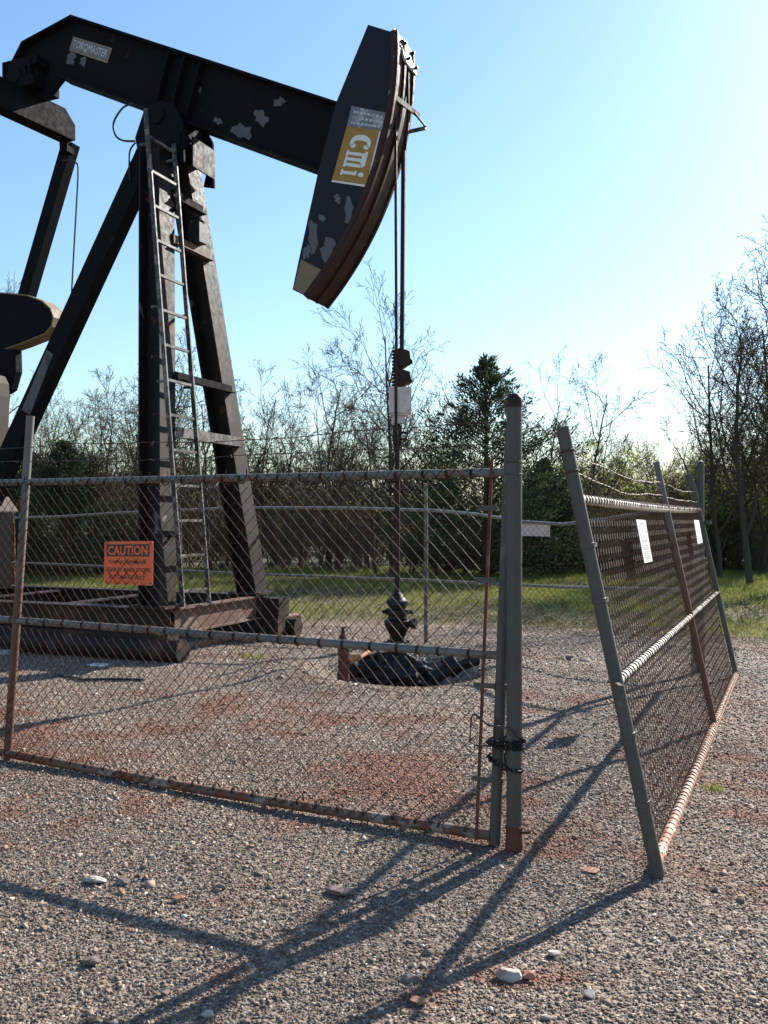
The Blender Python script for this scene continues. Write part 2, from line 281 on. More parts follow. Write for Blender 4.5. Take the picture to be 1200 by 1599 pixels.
def gravel_mat():
    m, n, b = mat('gravel_ground'); co = coords(n)
    v = n.nodes.new('ShaderNodeTexVoronoi'); v.inputs['Scale'].default_value = 75; n.links.new(co, v.inputs['Vector'])
    v2 = n.nodes.new('ShaderNodeTexVoronoi'); v2.inputs['Scale'].default_value = 33; n.links.new(co, v2.inputs['Vector'])
    sx = n.nodes.new('ShaderNodeSeparateColor'); n.links.new(v.outputs['Color'], sx.inputs[0])
    g = ramp(n, sx.outputs[0], [(0, (.08, .053, .037)), (.35, (.13, .092, .067)), (.7, (.185, .138, .1)), (.9, (.25, .195, .147)), (1, (.4, .33, .26))])
    sx2 = n.nodes.new('ShaderNodeSeparateColor'); n.links.new(v2.outputs['Color'], sx2.inputs[0])
    g = mix(n, ramp(n, sx2.outputs[1], [(.8, (0, 0, 0)), (.82, (1, 1, 1))]), g, (.25, .19, .14))
    soil = soil_nodes(n, co)
    red = mix(n, noise(n, co, 9, 4), (.1, .032, .016), (.21, .075, .037))
    g = mix(n, math_(n, 'MULTIPLY', soil, .8), g, red)
    # oil around the well
    sp = n.nodes.new('ShaderNodeSeparateXYZ'); n.links.new(co, sp.inputs[0])
    dx = math_(n, 'SUBTRACT', sp.outputs[0], .15); dy = math_(n, 'SUBTRACT', sp.outputs[1], 9.4)
    r2 = math_(n, 'ADD', math_(n, 'MULTIPLY', math_(n, 'MULTIPLY', dx, dx), 1.0), math_(n, 'MULTIPLY', math_(n, 'MULTIPLY', dy, dy), 1.6))
    r2 = math_(n, 'ADD', r2, math_(n, 'MULTIPLY', noise(n, co, 5, 3), .5))
    oil = ramp(n, r2, [(.55, (1, 1, 1)), (.75, (0, 0, 0))])
    g = mix(n, oil, g, (.02, .017, .015))
    # grass line
    ex = math_(n, 'MAXIMUM', math_(n, 'SUBTRACT', sp.outputs[0], .8), 0); ex = math_(n, 'MINIMUM', ex, 7.2)
    e = math_(n, 'ADD', math_(n, 'SUBTRACT', sp.outputs[1], 14.1), math_(n, 'MULTIPLY', ex, .58))
    e = math_(n, 'ADD', e, math_(n, 'MULTIPLY', math_(n, 'SUBTRACT', noise(n, co, 1.1, 5), .5), 2.2))
    k = ramp(n, math_(n, 'ADD', math_(n, 'MULTIPLY', e, .1), .5), [(.45, (0, 0, 0)), (.52, (1, 1, 1))])
    gr = ramp(n, noise(n, co, 1.4, 6, .7), [(.3, (.16, .105, .06)), (.45, (.13, .105, .05)), (.6, (.07, .09, .025)), (.75, (.05, .075, .02))])
    far = ramp(n, math_(n, 'MULTIPLY', sp.outputs[1], .02), [(.3, (0, 0, 0)), (.42, (1, 1, 1))])
    gr = mix(n, math_(n, 'MULTIPLY', far, .6), gr, (.055, .08, .022))
    edge = ramp(n, math_(n, 'ADD', math_(n, 'MULTIPLY', e, .1), .5), [(.4, (0, 0, 0)), (.49, (1, 1, 1)), (.62, (0, 0, 0))])
    c = mix(n, k, g, gr); c = mix(n, math_(n, 'MULTIPLY', edge, .5), c, (.15, .08, .045))
    n.links.new(c, b.inputs['Base Color'])
    n.links.new(mix(n, oil, (.92,)*3, (.35,)*3), b.inputs['Roughness'])
    h = math_(n, 'ADD', math_(n, 'MULTIPLY', v.outputs['Distance'], -1.0), math_(n, 'MULTIPLY', v2.outputs['Distance'], -1.0))
    h = math_(n, 'ADD', h, noise(n, co, 40, 3))
    bump(n, b, h, .75, .01)
    return m
me.materials.append(gravel_mat())

# loose gravel: chips of crushed stone strewn over the pad (stuff)
def stone_field():
    pts = []
    for z0, z1, dens in ((1.9, 3.2, 8500), (3.2, 4.6, 7000), (4.6, 6.5, 5200), (6.5, 9.5, 2600), (9.5, 13.5, 1000)):
        wdt = .46*z1+.9; n_ = int(dens*(z1-z0)*2*wdt)
        x = nr.uniform(-wdt, wdt, n_); y = nr.uniform(z0, z1, n_)
        base = .0042 if z0 < 4 else .005 if z0 < 6 else .0058 if z0 < 9 else .0075
        pts.append(np.stack([x, y, base*np.exp(nr.normal(0, .33, n_))], 1))
    n_ = 1700; y = nr.uniform(1.9, 12, n_)**1.0; x = nr.uniform(-1, 1, n_)*(.46*y+.9)
    pts.append(np.stack([x, y, .0098*np.exp(nr.normal(0, .32, n_))], 1))
    n_ = 420; pts.append(np.stack([nr.normal(-1.15, .6, n_), nr.normal(4.05, .4, n_), .0098*np.exp(nr.normal(0, .28, n_))], 1))
    n_ = 160; pts.append(np.stack([nr.normal(.1, .9, n_), nr.normal(3.0, .4, n_), .009*np.exp(nr.normal(0, .28, n_))], 1))
    P = np.concatenate(pts); r = np.sqrt(((P[:, 0]-PIT[0])/.95)**2+((P[:, 1]-PIT[1])/1.0)**2)
    P = P[r > .8]; n_ = len(P)
    cube = np.array([(i, j, k) for i in (-1, 1) for j in (-1, 1) for k in (-1, 1)], float)
    q = nr.normal(size=(n_, 4)); q[:, 1:3] *= .35; q /= np.linalg.norm(q, axis=1)[:, None]
    sc = np.stack([nr.uniform(.7, 1.4, n_), nr.uniform(.55, 1.0, n_), nr.uniform(.35, .75, n_)], 1)*P[:, 2:3]
    V = cube[None]*sc[:, None]*(1+nr.uniform(-.42, .42, (n_, 8, 3)))*.8
    w_, x_, y_, z_ = q.T
    Rm = np.stack([1-2*(y_*y_+z_*z_), 2*(x_*y_-z_*w_), 2*(x_*z_+y_*w_), 2*(x_*y_+z_*w_), 1-2*(x_*x_+z_*z_), 2*(y_*z_-x_*w_), 2*(x_*z_-y_*w_), 2*(y_*z_+x_*w_), 1-2*(x_*x_+y_*y_)], -1).reshape(n_, 3, 3)
    V = np.einsum('nij,nkj->nki', Rm, V)
    V[..., 0] += P[:, 0:1]; V[..., 1] += P[:, 1:2]; V[..., 2] += (gh(P[:, 0], P[:, 1])+P[:, 2]*.08)[:, None]
    qf = np.array([(0, 1, 3, 2), (4, 6, 7, 5), (0, 4, 5, 1), (2, 3, 7, 6), (0, 2, 6, 4), (1, 5, 7, 3)])
    Fc = (qf[None]+8*np.arange(n_)[:, None, None]).reshape(-1)
    me = bpy.data.meshes.new('gravel'); me.vertices.add(n_*8); me.vertices.foreach_set('co', V.reshape(-1))
    me.loops.add(len(Fc)); me.loops.foreach_set('vertex_index', Fc.astype(np.int32))
    nf = n_*6; me.polygons.add(nf); me.polygons.foreach_set('loop_start', np.arange(nf, dtype=np.int32)*4)
    me.update(calc_edges=True)
    a = me.attributes.new('tone', 'FLOAT', 'POINT'); tn = nr.random(n_); big = P[:, 2] > .0085; tn[big] = .5+.5*nr.random(int(big.sum())); a.data.foreach_set('value', np.repeat(tn, 8).astype(np.float32))
    m, n, b = mat('crushed_stone'); co = coords(n)
    at_ = n.nodes.new('ShaderNodeAttribute'); at_.attribute_name = 'tone'
    g = ramp(n, at_.outputs['Fac'], [(0, (.055, .035, .025)), (.3, (.115, .081, .058)), (.55, (.178, .133, .097)), (.75, (.235, .183, .135)), (.84, (.23, .12, .07)), (.94, (.38, .31, .235)), (1, (.64, .55, .44))])
    red = mix(n, noise(n, co, 9, 4), (.11, .038, .02), (.23, .085, .044))
    g = mix(n, math_(n, 'MULTIPLY', soil_nodes(n, co), math_(n, 'MULTIPLY', math_(n, 'ADD', noise(n, co, 60, 2), .4), 1.0)), g, red)
    g = mix(n, math_(n, 'MULTIPLY', noise(n, co, 90, 2), .3), g, (.2, .15, .11))
    n.links.new(g, b.inputs['Base Color']); b.inputs['Roughness'].default_value = .85
    me.materials.append(m)
    o = bpy.data.objects.new('gravel', me); COL.objects.link(o)
    tag(o, 'loose crushed grey gravel strewn over the pad', 'gravel', kind='stuff')
stone_field()

def blades(name, n_, area, hgt, wd, m, label, lean=.5):
    x, y = area(n_); k = len(x); z = gh(x, y)
    a = nr.uniform(0, 6.283, k); h = hgt*np.exp(nr.normal(0, .35, k)); l = nr.normal(0, lean, (k, 2))*h[:, None]
    w_ = wd*nr.uniform(.7, 1.3, k); dx, dy = np.cos(a)*w_, np.sin(a)*w_
    V = np.stack([np.stack([x-dx, y-dy, z-.01], 1), np.stack([x+dx, y+dy, z-.01], 1), np.stack([x+l[:, 0]*.4+dx*.6, y+l[:, 1]*.4+dy*.6, z+h*.6], 1), np.stack([x+l[:, 0], y+l[:, 1], z+h], 1), np.stack([x+l[:, 0]*.4-dx*.6, y+l[:, 1]*.4-dy*.6, z+h*.6], 1)], 1)
    Fc = (np.array([0, 1, 2, 3, 4])[None]+5*np.arange(k)[:, None]).reshape(-1)
    me = bpy.data.meshes.new(name); me.vertices.add(k*5); me.vertices.foreach_set('co', V.reshape(-1)); me.loops.add(k*5)
    me.loops.foreach_set('vertex_index', Fc.astype(np.int32)); me.polygons.add(k); me.polygons.foreach_set('loop_start', np.arange(k, dtype=np.int32)*5)
    me.update(calc_edges=True); me.materials.append(M[m])
    o = bpy.data.objects.new(name, me); COL.objects.link(o)
    if label: tag(o, label, 'grass', kind='stuff')
    return o
def lowfreq(x, y, s): return np.sin(x*1.1*s+y*.7*s+1)+np.sin(x*.47*s-y*1.3*s)+np.sin(x*2.3*s+y*.35*s+2)
def area_green(n_):
    y = 12+18*nr.random(n_)**.85; x = nr.uniform(-1, 1, n_)*(.46*y+2)
    e = y-grass_edge(x); k = (e > .4)&(lowfreq(x, y, .8)+e*.28+nr.normal(0, .8, n_) > 1.15); return x[k], y[k]
def area_dry(n_):
    y = 11+14*nr.random(n_); x = nr.uniform(-1, 1, n_)*(.46*y+2)
    e = y-grass_edge(x); k = (e > -.1+nr.normal(0, .35, n_))&(lowfreq(x, y, .8)-e*.1+nr.normal(0, 1, n_) < 1.4); return x[k], y[k]
blades('grass', 150000, area_green, .07, .006, 'grass', 'green spring grass behind the gravel pad')
blades('dry_grass', 90000, area_dry, .045, .006, 'drygrass', 'short dry straw coloured grass at the edge of the gravel', .9)

# ------------------------------------------------------------------ pumpjack
TH = R(-22.5); C0 = Vector((-2.15, 11.05, 0))
U = Vector((math.cos(TH), math.sin(TH), 0)); Vv = Vector((-math.sin(TH), math.cos(TH), 0)); UP = Vector((0, 0, 1))
def W(s, t, h): return C0+U*s+Vv*t+UP*h
def PJ(px, py, t):
    """outline point of the machine in its own vertical plane at side offset t -> (s, h)"""
    d = Vector(((px-CX)/F, 1, (HZ-py)/F)); lam = (t+C0.dot(Vv))/d.dot(Vv)
    p = d*lam+Vector((0, 0, EYE)); return ((p-C0).dot(U), p.z)
def outline(pts, t, t1=None):
    return [W(*(lambda a: (a[0], t if t1 is None else t1, a[1]))(PJ(x, y, t))) for x, y in pts]
def offset_poly(pl, th):
    """closed ribbon polygon of an open (s,h) polyline, thickness th to its left"""
    q = []
    for i, p in enumerate(pl):
        a = Vector(pl[max(i-1, 0)]); b = Vector(pl[min(i+1, len(pl)-1)]); d = (b-a).normalized(); nn = Vector((-d.y, d.x))
        if 0 < i < len(pl)-1:
            d1 = (Vector(pl[i])-a).normalized(); k = nn.dot(Vector((-d1.y, d1.x))); nn = nn/max(k, .5)
        q.append(tuple(Vector(p)+nn*th))
    return list(pl)+q[::-1]
pj = empty('pumpjack', C0, TH, 'black oil well pumpjack with a worn ladder, standing behind the chain link gate', 'pumpjack')

# walking beam: I-section
BT = -.14
top = [PJ(527, 158, BT), PJ(110, 22, BT), PJ(33, 64, BT), PJ(17, 96, BT)]
bot = [PJ(88, 117, BT), PJ(497, 266, BT)]
def f(b):
    poly = [(s, h) for s, h in top]+[PJ(40, 140, BT), PJ(62, 150, BT)]+bot
    b.prism([W(s, -.03, h) for s, h in poly], Vv*.06)
    b.prism([W(s, BT, h) for s, h in offset_poly(top, .03)], Vv*.28)
    b.prism([W(s, BT, h) for s, h in offset_poly([PJ(88, 117, BT), PJ(497, 266, BT)], .03)], Vv*.28)
    for i in (.22, .4, .46, .52, .7):       # web stiffeners
        a = Vector(top[1]).lerp(Vector(top[0]), i); c = Vector(bot[0]).lerp(Vector(bot[1]), i)
        d = (a-c).normalized(); a2 = a-d*.033; c2 = c+d*.033
        if .35 < i < .6:
            b.beam(W(a2.x, -.08, a2.y), W(c2.x, -.08, c2.y), .1, .02, ref=U)
wb = part('walking_beam', 'black', pj, f, False)
def quad(c, u, v):     # c: TL,TR,BR,BL as (s,h)
    a, b, d, e = [Vector(x) for x in c]; return a.lerp(b, u).lerp(e.lerp(d, u), v)
def decal(name, parent, c, t, m, th=.003, rect=(0, 0, 1, 1)):
    u0, v0, u1, v1 = rect
    def f(b): b.prism([W(p.x, t, p.y) for p in (quad(c, u0, v0), quad(c, u1, v0), quad(c, u1, v1), quad(c, u0, v1))], -Vv*th)
    return part(name, m, parent, f, False)
def letters(name, parent, c, t, m, txt, rect, bold=0., th=.002):
    v, fc = text_geo(txt, bold); u0, v0, u1, v1 = rect; b = MB()
    P = [quad(c, u0+(u1-u0)*x, v1+(v0-v1)*y) for x, y in v]
    b.add([W(p.x, t-th, p.y) for p in P], fc); return b.build(name, m, parent, False)
pc = [PJ(115, 57, -.04), PJ(175.5, 75, -.04), PJ(168, 98.5, -.04), PJ(108.7, 78.7, -.04)]
pl = decal('plaque', wb, pc, -.04, 'goldedge', .008)
decal('plaque_face', pl, pc, -.049, 'platebg', .003, (.03, .09, .97, .91))
letters('lettering', pl, pc, -.053, 'letter', 'TORQMASTER', (.06, .2, .95, .8), .012)
# paint scabs on the beam web
def scab(b, cx, cy, r, t, sq=1.0, pl_t=None):
    k = 14; pts = []
    for i in range(k):
        a = 6.283*i/k; rr = r*(1+.3*math.sin(a*2+cx)+.22*math.sin(a*5+cy)+rng.uniform(-.12, .12))
        pts.append(PJ(cx+rr*math.cos(a), cy+rr*sq*math.sin(a), t))
    b.add([W(s, t, h) for s, h in pts], [tuple(range(k-1, -1, -1))])
M['scab'] = worn('bare_primer_scab', (.075, .07, .075), (.11, .1, .105), (.05, .045, .045), th=.6, scale=6, rough=.7, rust=(.04, .03, .03), rust_th=.6)
for x, y, r in ((111, 90, 9), (130, 95, 6), (436, 159, 8), (408, 183, 11), (378, 205, 13), (340, 188, 6), (312, 140, 4)):
    part('bare_paint_patch', 'scab', wb, lambda b: scab(b, x, y, r, -.034), False)

# horsehead
HT = -.25; HW = .5
back = [(575, 38), (525, 160), (497, 268), (468, 400), (457, 452)]
arc = [(475, 461), (489, 440), (521, 394), (548, 344), (572, 290), (590, 232), (603, 178), (610, 130), (612, 90), (611, 49)]
def f(b):
    b.prism([W(s, HT, h) for s, h in [PJ(x, y, HT) for x, y in back+arc]], Vv*HW)
hh = part('horsehead', 'head', pj, f, False)
A = [PJ(x, y, HT) for x, y in arc]
# resample the arc smoothly
def smooth(pl, k=40):
    P = np.array(pl); d = np.r_[0, np.cumsum(np.linalg.norm(np.diff(P, axis=0), axis=1))]; t = np.linspace(0, d[-1], k)
    co = [np.polyfit(d, P[:, i], 4) for i in (0, 1)]; return list(zip(np.polyval(co[0], t), np.polyval(co[1], t)))
As = smooth(A)
def f(b):
    b.prism([W(s, HT-.02, h) for s, h in offset_poly(As, -.055)], Vv*(HW+.04))
    for t in (HT-.016, HT+.2, HT+HW-.02):
        inner = [(s+.0, h) for s, h in offset_poly(As, -.057)[len(As):][::-1]]
        b.prism([W(s, t, h) for s, h in offset_poly(inner, -.022)], Vv*.04)
part('arc_plate', 'arc', hh, f, False)
def f(b): b.prism(outline([(470.5, 405), (502, 421), (475, 459), (458.5, 451)], HT, HT), -Vv*.004)
part('painted_tip', 'tan', hh, f, False)
M['scab2'] = worn('chalky_paint_patch', (.09, .092, .1), (.12, .122, .13), (.06, .06, .07), th=.6, scale=6, rough=.8, rust=(.05, .05, .055), rust_th=.66)
for x, y, r, q in ((489, 370, 9, 2.4), (513, 388, 13, 1.2), (545, 330, 9, 2), (527, 310, 6, 1), (503, 340, 5, 1.2), (480, 392, 6, 2)):
    part('chalky_patch', 'scab2', hh, lambda b: scab(b, x, y, r, HT-.003, q), False)
dc = [PJ(542, 197, HT-.004), PJ(595, 204, HT-.004), PJ(574, 292, HT-.004), PJ(518, 283.5, HT-.004)]
dk = [PJ(549.5, 165, HT-.004), PJ(603.5, 175.5, HT-.004), PJ(596, 204, HT-.004), PJ(542, 196.5, HT-.004)]
d1 = decal('decal', hh, dc, HT-.001, 'letterw', .003)
decal('decal_face', d1, dc, HT-.005, 'yellow', .002, (0, .0, .955, .965))
d2 = decal('maker_plate', hh, dk, HT-.001, 'silverplate', .003)
def f(b):
    T = HT-.0085
    def Q(pts): b.add([W(p.x, T, p.y) for p in [quad(dc, y, x) for x, y in pts]], [tuple(range(len(pts)))])   # x along the word (down), y = letter height (right)
    def disc(x, y, rx, ry): Q([(x+rx*math.cos(a), y+ry*math.sin(a)) for a in [6.283*i/14 for i in range(14)]])
    # c : thick ring opening towards the next letter, ball ends
    k = 16; cx, cy = .26, .52; a0, a1 = R(62), R(298)
    for i in range(k):
        u = a0+(a1-a0)*i/k; v = a0+(a1-a0)*(i+1)/k
        th = lambda a: .055+.05*max(0, -math.cos(a))
        Q([(cx+.15*math.cos(u), cy+.3*math.sin(u)), (cx+.15*math.cos(v), cy+.3*math.sin(v)), (cx+(.15-th(v))*math.cos(v), cy+(.3-1.7*th(v))*math.sin(v)), (cx+(.15-th(u))*math.cos(u), cy+(.3-1.7*th(u))*math.sin(u))])
    disc(.32, .71, .042, .075); disc(.32, .33, .042, .075)
    # m : three stems with slab feet and a top bar
    for x in (.43, .53, .63):
        Q([(x, .26), (x+.055, .26), (x+.055, .72), (x, .72)]); Q([(x-.022, .2), (x+.077, .2), (x+.077, .26), (x-.022, .26)])
    Q([(.395, .72), (.62, .72), (.62, .8), (.395, .8)]); Q([(.62, .66), (.685, .66), (.685, .72), (.66, .78), (.62, .8)])
    Q([(.485, .66), (.53, .66), (.53, .72), (.485, .72)]); Q([(.585, .66), (.63, .66), (.62, .72), (.585, .72)])
    # i
    Q([(.775, .24), (.83, .24), (.83, .62), (.775, .62)]); Q([(.75, .18), (.855, .18), (.855, .24), (.75, .24)]); Q([(.75, .56), (.775, .56), (.775, .62), (.75, .62)])
    disc(.803, .75, .042, .075)
part('lettering', 'letterw', d1, f, False)
def f(b):
    for v0 in (.2, .48, .74):
        u = .1
        while u < .9:
            du = rng.uniform(.05, .13); b.add([W(p.x, HT-.006, p.y) for p in (quad(dk, u, v0), quad(dk, u+du*.7, v0), quad(dk, u+du*.7, v0+.12), quad(dk, u, v0+.12))], [(0, 1, 2, 3)]); u += du
part('worn_print', 'letter', d2, f, False)

# bridle clamp plate at the crown of the horsehead
s0, h0 = PJ(611, 50, HT)
def f(b):
    a = W(s0+.03, HT, h0+.03); dn = (U*.22-UP*.97).normalized()
    b.box(a+dn*.07+Vv*.07, dn, Vv, dn.cross(Vv), .07, .085, .012)
    b.box(a+dn*.135+Vv*.35, dn, Vv, dn.cross(Vv), .15, .185, .012)
cl = part('bridle_clamp', 'clamp', hh, f, False)
a = W(s0+.03, HT, h0+.03); dn = (U*.22-UP*.97).normalized(); nn = (U*.97+UP*.22).normalized()
for t, q in ((.13, .09), (.22, .07), (.24, .24), (.47, .06), (.47, .24)):
    def f(b):
        b.lathe(a+dn*q+Vv*t-nn*.01, [(.018, 0), (.018, .07)], 8, nn)
    part('clamp_bolt', 'grease', cl, f)
# cable guard bracket
s1, h1 = PJ(612, 150, HT)
def f(b):
    b.beam(W(s1-.02, HT-.03, h1+.03), W(s1+.13, HT+.52, h1-.02), .02, .06)
    b.beam(W(s1+.10, HT+.44, h1-.01), W(s1+.24, HT+.42, h1-.2), .05, .02)
    b.beam(W(s1+.24, HT+.44, h1-.21), W(s1+.02, HT+.46, h1-.21), .03, .035)
part('cable_guard', 'ladder', hh, f, False)

# bridle, carrier bar, load box, polished rod
def WP(px, py, t): s, h = PJ(px, py, t); return W(s, t, h)
def f(b):
    for t, x0, x1 in ((-.1, 617, 619.5),):
        b.tube([WP(x0, 96, t), WP(x0+1, 200, t), WP(x1, 545, t), WP(x1+.5, 600, t)], .017, 8)
part('bridle_cable', 'rod', pj, f)
def f(b): b.tube([WP(637, 104, .1), WP(637.5, 190, .1), WP(633, 236, .1), WP(628, 545, .1)], .017, 8)
part('bridle_cable', 'rod', pj, f)
def f(b): b.tube([WP(630.5, 235, .06), WP(628, 546, .06)], .026, 8)
part('cable_sleeve', 'rod', pj, f)
sr, _ = PJ(621, 700, 0)
RD = W(sr, 0, 0)
Zr = RD.y
def hy(py, d=None): return EYE+(HZ-py)/F*(Zr if d is None else d)
def f(b):
    for y0, y1 in ((546, 574), (578, 604)):
        ha, hb = hy(y1), hy(y0); m_ = (ha+hb)/2
        b.prism([RD+Vector((-.03, -.09, 0))+Vector((dx, 0, z-0)) for dx, z in ((0, ha), (.1, ha), (.2, ha+.06), (.175, ha+.09), (.165, hb-.03), (.08, hb), (0, hb))], (0, .18, 0))
    for i in range(11):
        z = hy(604)+i*(hy(546)-hy(604))/11
        b.lathe(RD+Vector((-.01, 0, z+.006)), [(.04, 0), (.055, .008), (.055, .02), (.04, .028)], 12)
cb = part('carrier_bar', 'rod', pj, f, False)
def f(b):
    b.box(RD+Vector((.03, 0, (hy(606)+hy(646))/2)), (1, 0, 0), (0, 1, 0), (0, 0, 1), .125, .1, (hy(606)-hy(646))/2)
    b.box(RD+Vector((.015, 0, (hy(650)+hy(662))/2)), (1, 0, 0), (0, 1, 0), (0, 0, 1), .072, .06, (hy(650)-hy(662))/2)
    b.box(RD+Vector((.02, 0, (hy(646)+hy(650))/2)), (1, 0, 0), (0, 1, 0), (0, 0, 1), .1, .08, (hy(646)-hy(650))/2-.002)
part('load_box', 'pinkwhite', pj, f, False)
def f(b):
    b.lathe(RD+Vector((0, 0, hy(700))), [(.03, 0), (.05, .04), (.055, .08), (.055, .22), (.06, .26), (.06, hy(664)-hy(700)-.0)], 12)
    for i in range(2): b.tube([RD+Vector((.0, -.03, hy(676+i*10))), RD+Vector((.11, -.03, hy(676+i*10)))], .014, 6)
part('rod_clamp', 'rod', pj, f)
def f(b): b.tube([RD+Vector((0, 0, .55)), RD+Vector((0, 0, hy(560)))], .028, 12)
part('polished_rod', 'rod', pj, f)
def f(b): b.tube([RD+Vector((-.02, -.125, hy(602))), RD+Vector((-.018, -.125, hy(660))), RD+Vector((0, -.04, hy(700)))], .016, 8)
part('bridle_end', 'rod', pj, f)

# samson post
TOPS, TOPH = -.5, 6.2
LEGB = .62
def hbeam(b, p0, p1, wf, wd, fdir):
    """H-section column: flanges face +-fdir"""
    p0, p1 = Vector(p0), Vector(p1); ax = (p1-p0).normalized(); fd = (fdir-ax*fdir.dot(ax)).normalized(); sd = ax.cross(fd).normalized()
    L = (p1-p0).length/2; c = (p0+p1)/2
    b.box(c+fd*(wd/2-.01), ax, fd, sd, L, .01, wf/2); b.box(c-fd*(wd/2-.01), ax, fd, sd, L, .01, wf/2)
    b.box(c, ax, fd, sd, L-.002, wd/2-.02, .008)
legs = [((0.0, -1.05, LEGB), (TOPS-.03, -.35, TOPH-.05)), ((0.0, 1.02, LEGB), (TOPS-.03, .2, TOPH-.05))]
for a, c in legs:
    def f(b): hbeam(b, W(*a), W(*c), .3, .3, U)
    lg = part('leg', 'leg', pj, f, False)
_p, _q = PJ(160, 400, 0), PJ(68, 600, 0); _k = (_p[0]-_q[0])/(_p[1]-_q[1])
RL0 = W(_q[0]+(.66-_q[1])*_k, 0, .66); RL1 = W(_q[0]+(TOPH+.12-_q[1])*_k, 0, TOPH+.12)
def f(b): b.beam(RL0, RL1, .2, .26, ref=U)
lg = part('leg', 'black', pj, f, False)
def f(b):
    b.prism([W(s_, -.1, h_) for s_, h_ in (PJ(73, 546, -.1), PJ(83, 553, -.1), PJ(47, 648, -.1), PJ(34, 640, -.1))], -Vv*.003)
part('grey_patch', 'scab', lg, f, False)
# bearing block and saddle
bcx, bch = PJ(262, 195, 0)
def f(b):
    b.box(W(TOPS+.02, 0, TOPH+.0), U, Vv, UP, .3, .36, .07)
    b.box(W(TOPS+.0, 0, TOPH+.2), U, Vv, UP, .2, .3, .128)
    b.lathe(W(TOPS-.02, -.31, TOPH+.33), [(.1, -.06), (.1, -.03), (.19, -.02), (.19, .64), (.1, .65), (.1, .68)], 20, Vv)
    b.prism([W(TOPS+q[0], -.34, TOPH+q[1]) for q in ((-.32, -.05), (-.36, .12), (-.24, .4), (.2, .46), (.34, .2), (.36, -.28), (.27, -.34), (.27, -.08))], Vv*.03)
    b.prism([W(TOPS+q[0], .31, TOPH+q[1]) for q in ((-.32, -.05), (-.36, .12), (-.24, .4), (.2, .46), (.34, .2), (.36, -.38), (.2, -.34), (.27, -.08))], Vv*.03)
    for t in (-.28, -.12, .12, .28):
        b.lathe(W(TOPS+.25, t, TOPH+.07), [(.03, 0), (.03, .05), (.018, .05), (.018, .1)], 6); b.lathe(W(TOPS-.25, t, TOPH+.07), [(.03, 0), (.03, .05), (.018, .05), (.018, .1)], 6)
part('saddle_bearing', 'black', pj, f)
part('saddle_plate', 'skid', pj, lambda b: b.box(W(TOPS+.37, .06, TOPH-.1), U, Vv, UP, .012, .24, .18), False)
def f(b):
    b.box(W(TOPS+.27, -.12, TOPH+.04), U, Vv, UP, .02, .2, .05)
# cross braces between the front legs
def lt(t, h):    # s and t on the leg pair at height h ; t=-1..1 across
    k = (h-LEGB)/(TOPH-.05-LEGB); return (TOPS-.03)*k, (1.03*(1-k)+(.2 if t > 0 else .35)*k)*t
braces = [(2.62, 'ladder', .13), (3.3, 'black', .1), (4.98, 'skidlit', .12), (5.55, 'black', .12)]
for h, m, ww in braces:
    def f(b):
        s_, t0 = lt(-1, h); _, t1 = lt(1, h)
        b.beam(W(s_+.165, t0+.1, h), W(s_+.165, t1+.02, h), .015, ww); b.beam(W(s_+.2, t0+.1, h-ww/2+.006), W(s_+.2, t1+.02, h-ww/2+.006), .055, .012)
    part('cross_brace', m, pj, f, False)
def f(b):
    s_, t = lt(0, 5.1); b.box(W(s_+.22, .06, 5.17), U, Vv, UP, .08, .09, .12); b.lathe(W(s_+.22, .06, 5.28), [(.08, 0), (.09, .04), (.05, .1)], 10)
part('grease_box', 'grease', pj, f)
# bolts / grease on flange of near leg
for h in (5.95, 5.7, 5.6, 5.5, 5.38, 4.9, 5.75):
    def f(b):
        s_, t = lt(-1, h); b.lathe(W(s_+.15, t+.13+rng.uniform(-.02, .02), h), [(.03, 0), (.032, .03), (.015, .05)], 8, U)
    part('bolt', 'grease', pj, f)
# ladder
def lp(u, k):   # u -1..1 across, k 0..1 up
    t = -.64+(-.66+.64)*k+u*.26; s_ = .24+(TOPS+.24-.24)*k; return W(s_, t, .62+(6.32-.62)*k)
lb = MB()
for u in (-1, 1):
    lb.beam(lp(u, 0), lp(u, 1.0 if u < 0 else .965), .02, .055, ref=U)
ld = lb.build('ladder', 'ladder', pj, False)
for i in range(14):
    def f(b): k = .03+i*.0705; b.beam(lp(-.93, k), lp(.93, k), .032, .03)
    part('rung', 'ladder', ld, f, False)
for k in (.93, .6, .45, .14):
    for u in (-1, 1): part('standoff', 'ladder', ld, lambda b: b.beam(lp(u*.98, k)-U*.012, lp(u*.98, k)-U*.12, .03, .03), False)

# skid
def ibeam(b, p0, p1, wf, hgt, th=.018):
    p0, p1 = Vector(p0), Vector(p1)
    b.beam(p0+UP*(hgt-th/2), p1+UP*(hgt-th/2), wf, th); b.beam(p0+UP*th/2, p1+UP*th/2, wf, th); b.beam(p0+UP*hgt/2, p1+UP*hgt/2, .014, hgt-2*th-.002)
for t in (-1.02, 1.02):
    part('skid_beam', 'skid', pj, lambda b: ibeam(b, W(.16, t, .34), W(-8.5, t, .34), .22, .27), False)
part('front_beam', 'skidlit', pj, lambda b: ibeam(b, W(.12, -.9, .3), W(.12, .9, .3), .14, .3), False)
for s_ in (-1.6, -3.2, -4.6, -6.0):
    part('cross_beam', 'skid', pj, lambda b: ibeam(b, W(s_, -.9, .36), W(s_, .9, .36), .16, .22), False)
def f(b): b.box(W(-.02, -1.02, .63), U, Vv, UP, .24, .2, .015)
part('foot_plate', 'skid', pj, f, False)
def f(b): b.box(W(-.02, 1.02, .63), U, Vv, UP, .24, .2, .015); b.box(W(.1, 1.16, .43), U, Vv, UP, .3, .14, .13)
part('foot_plate', 'skid', pj, f, False)
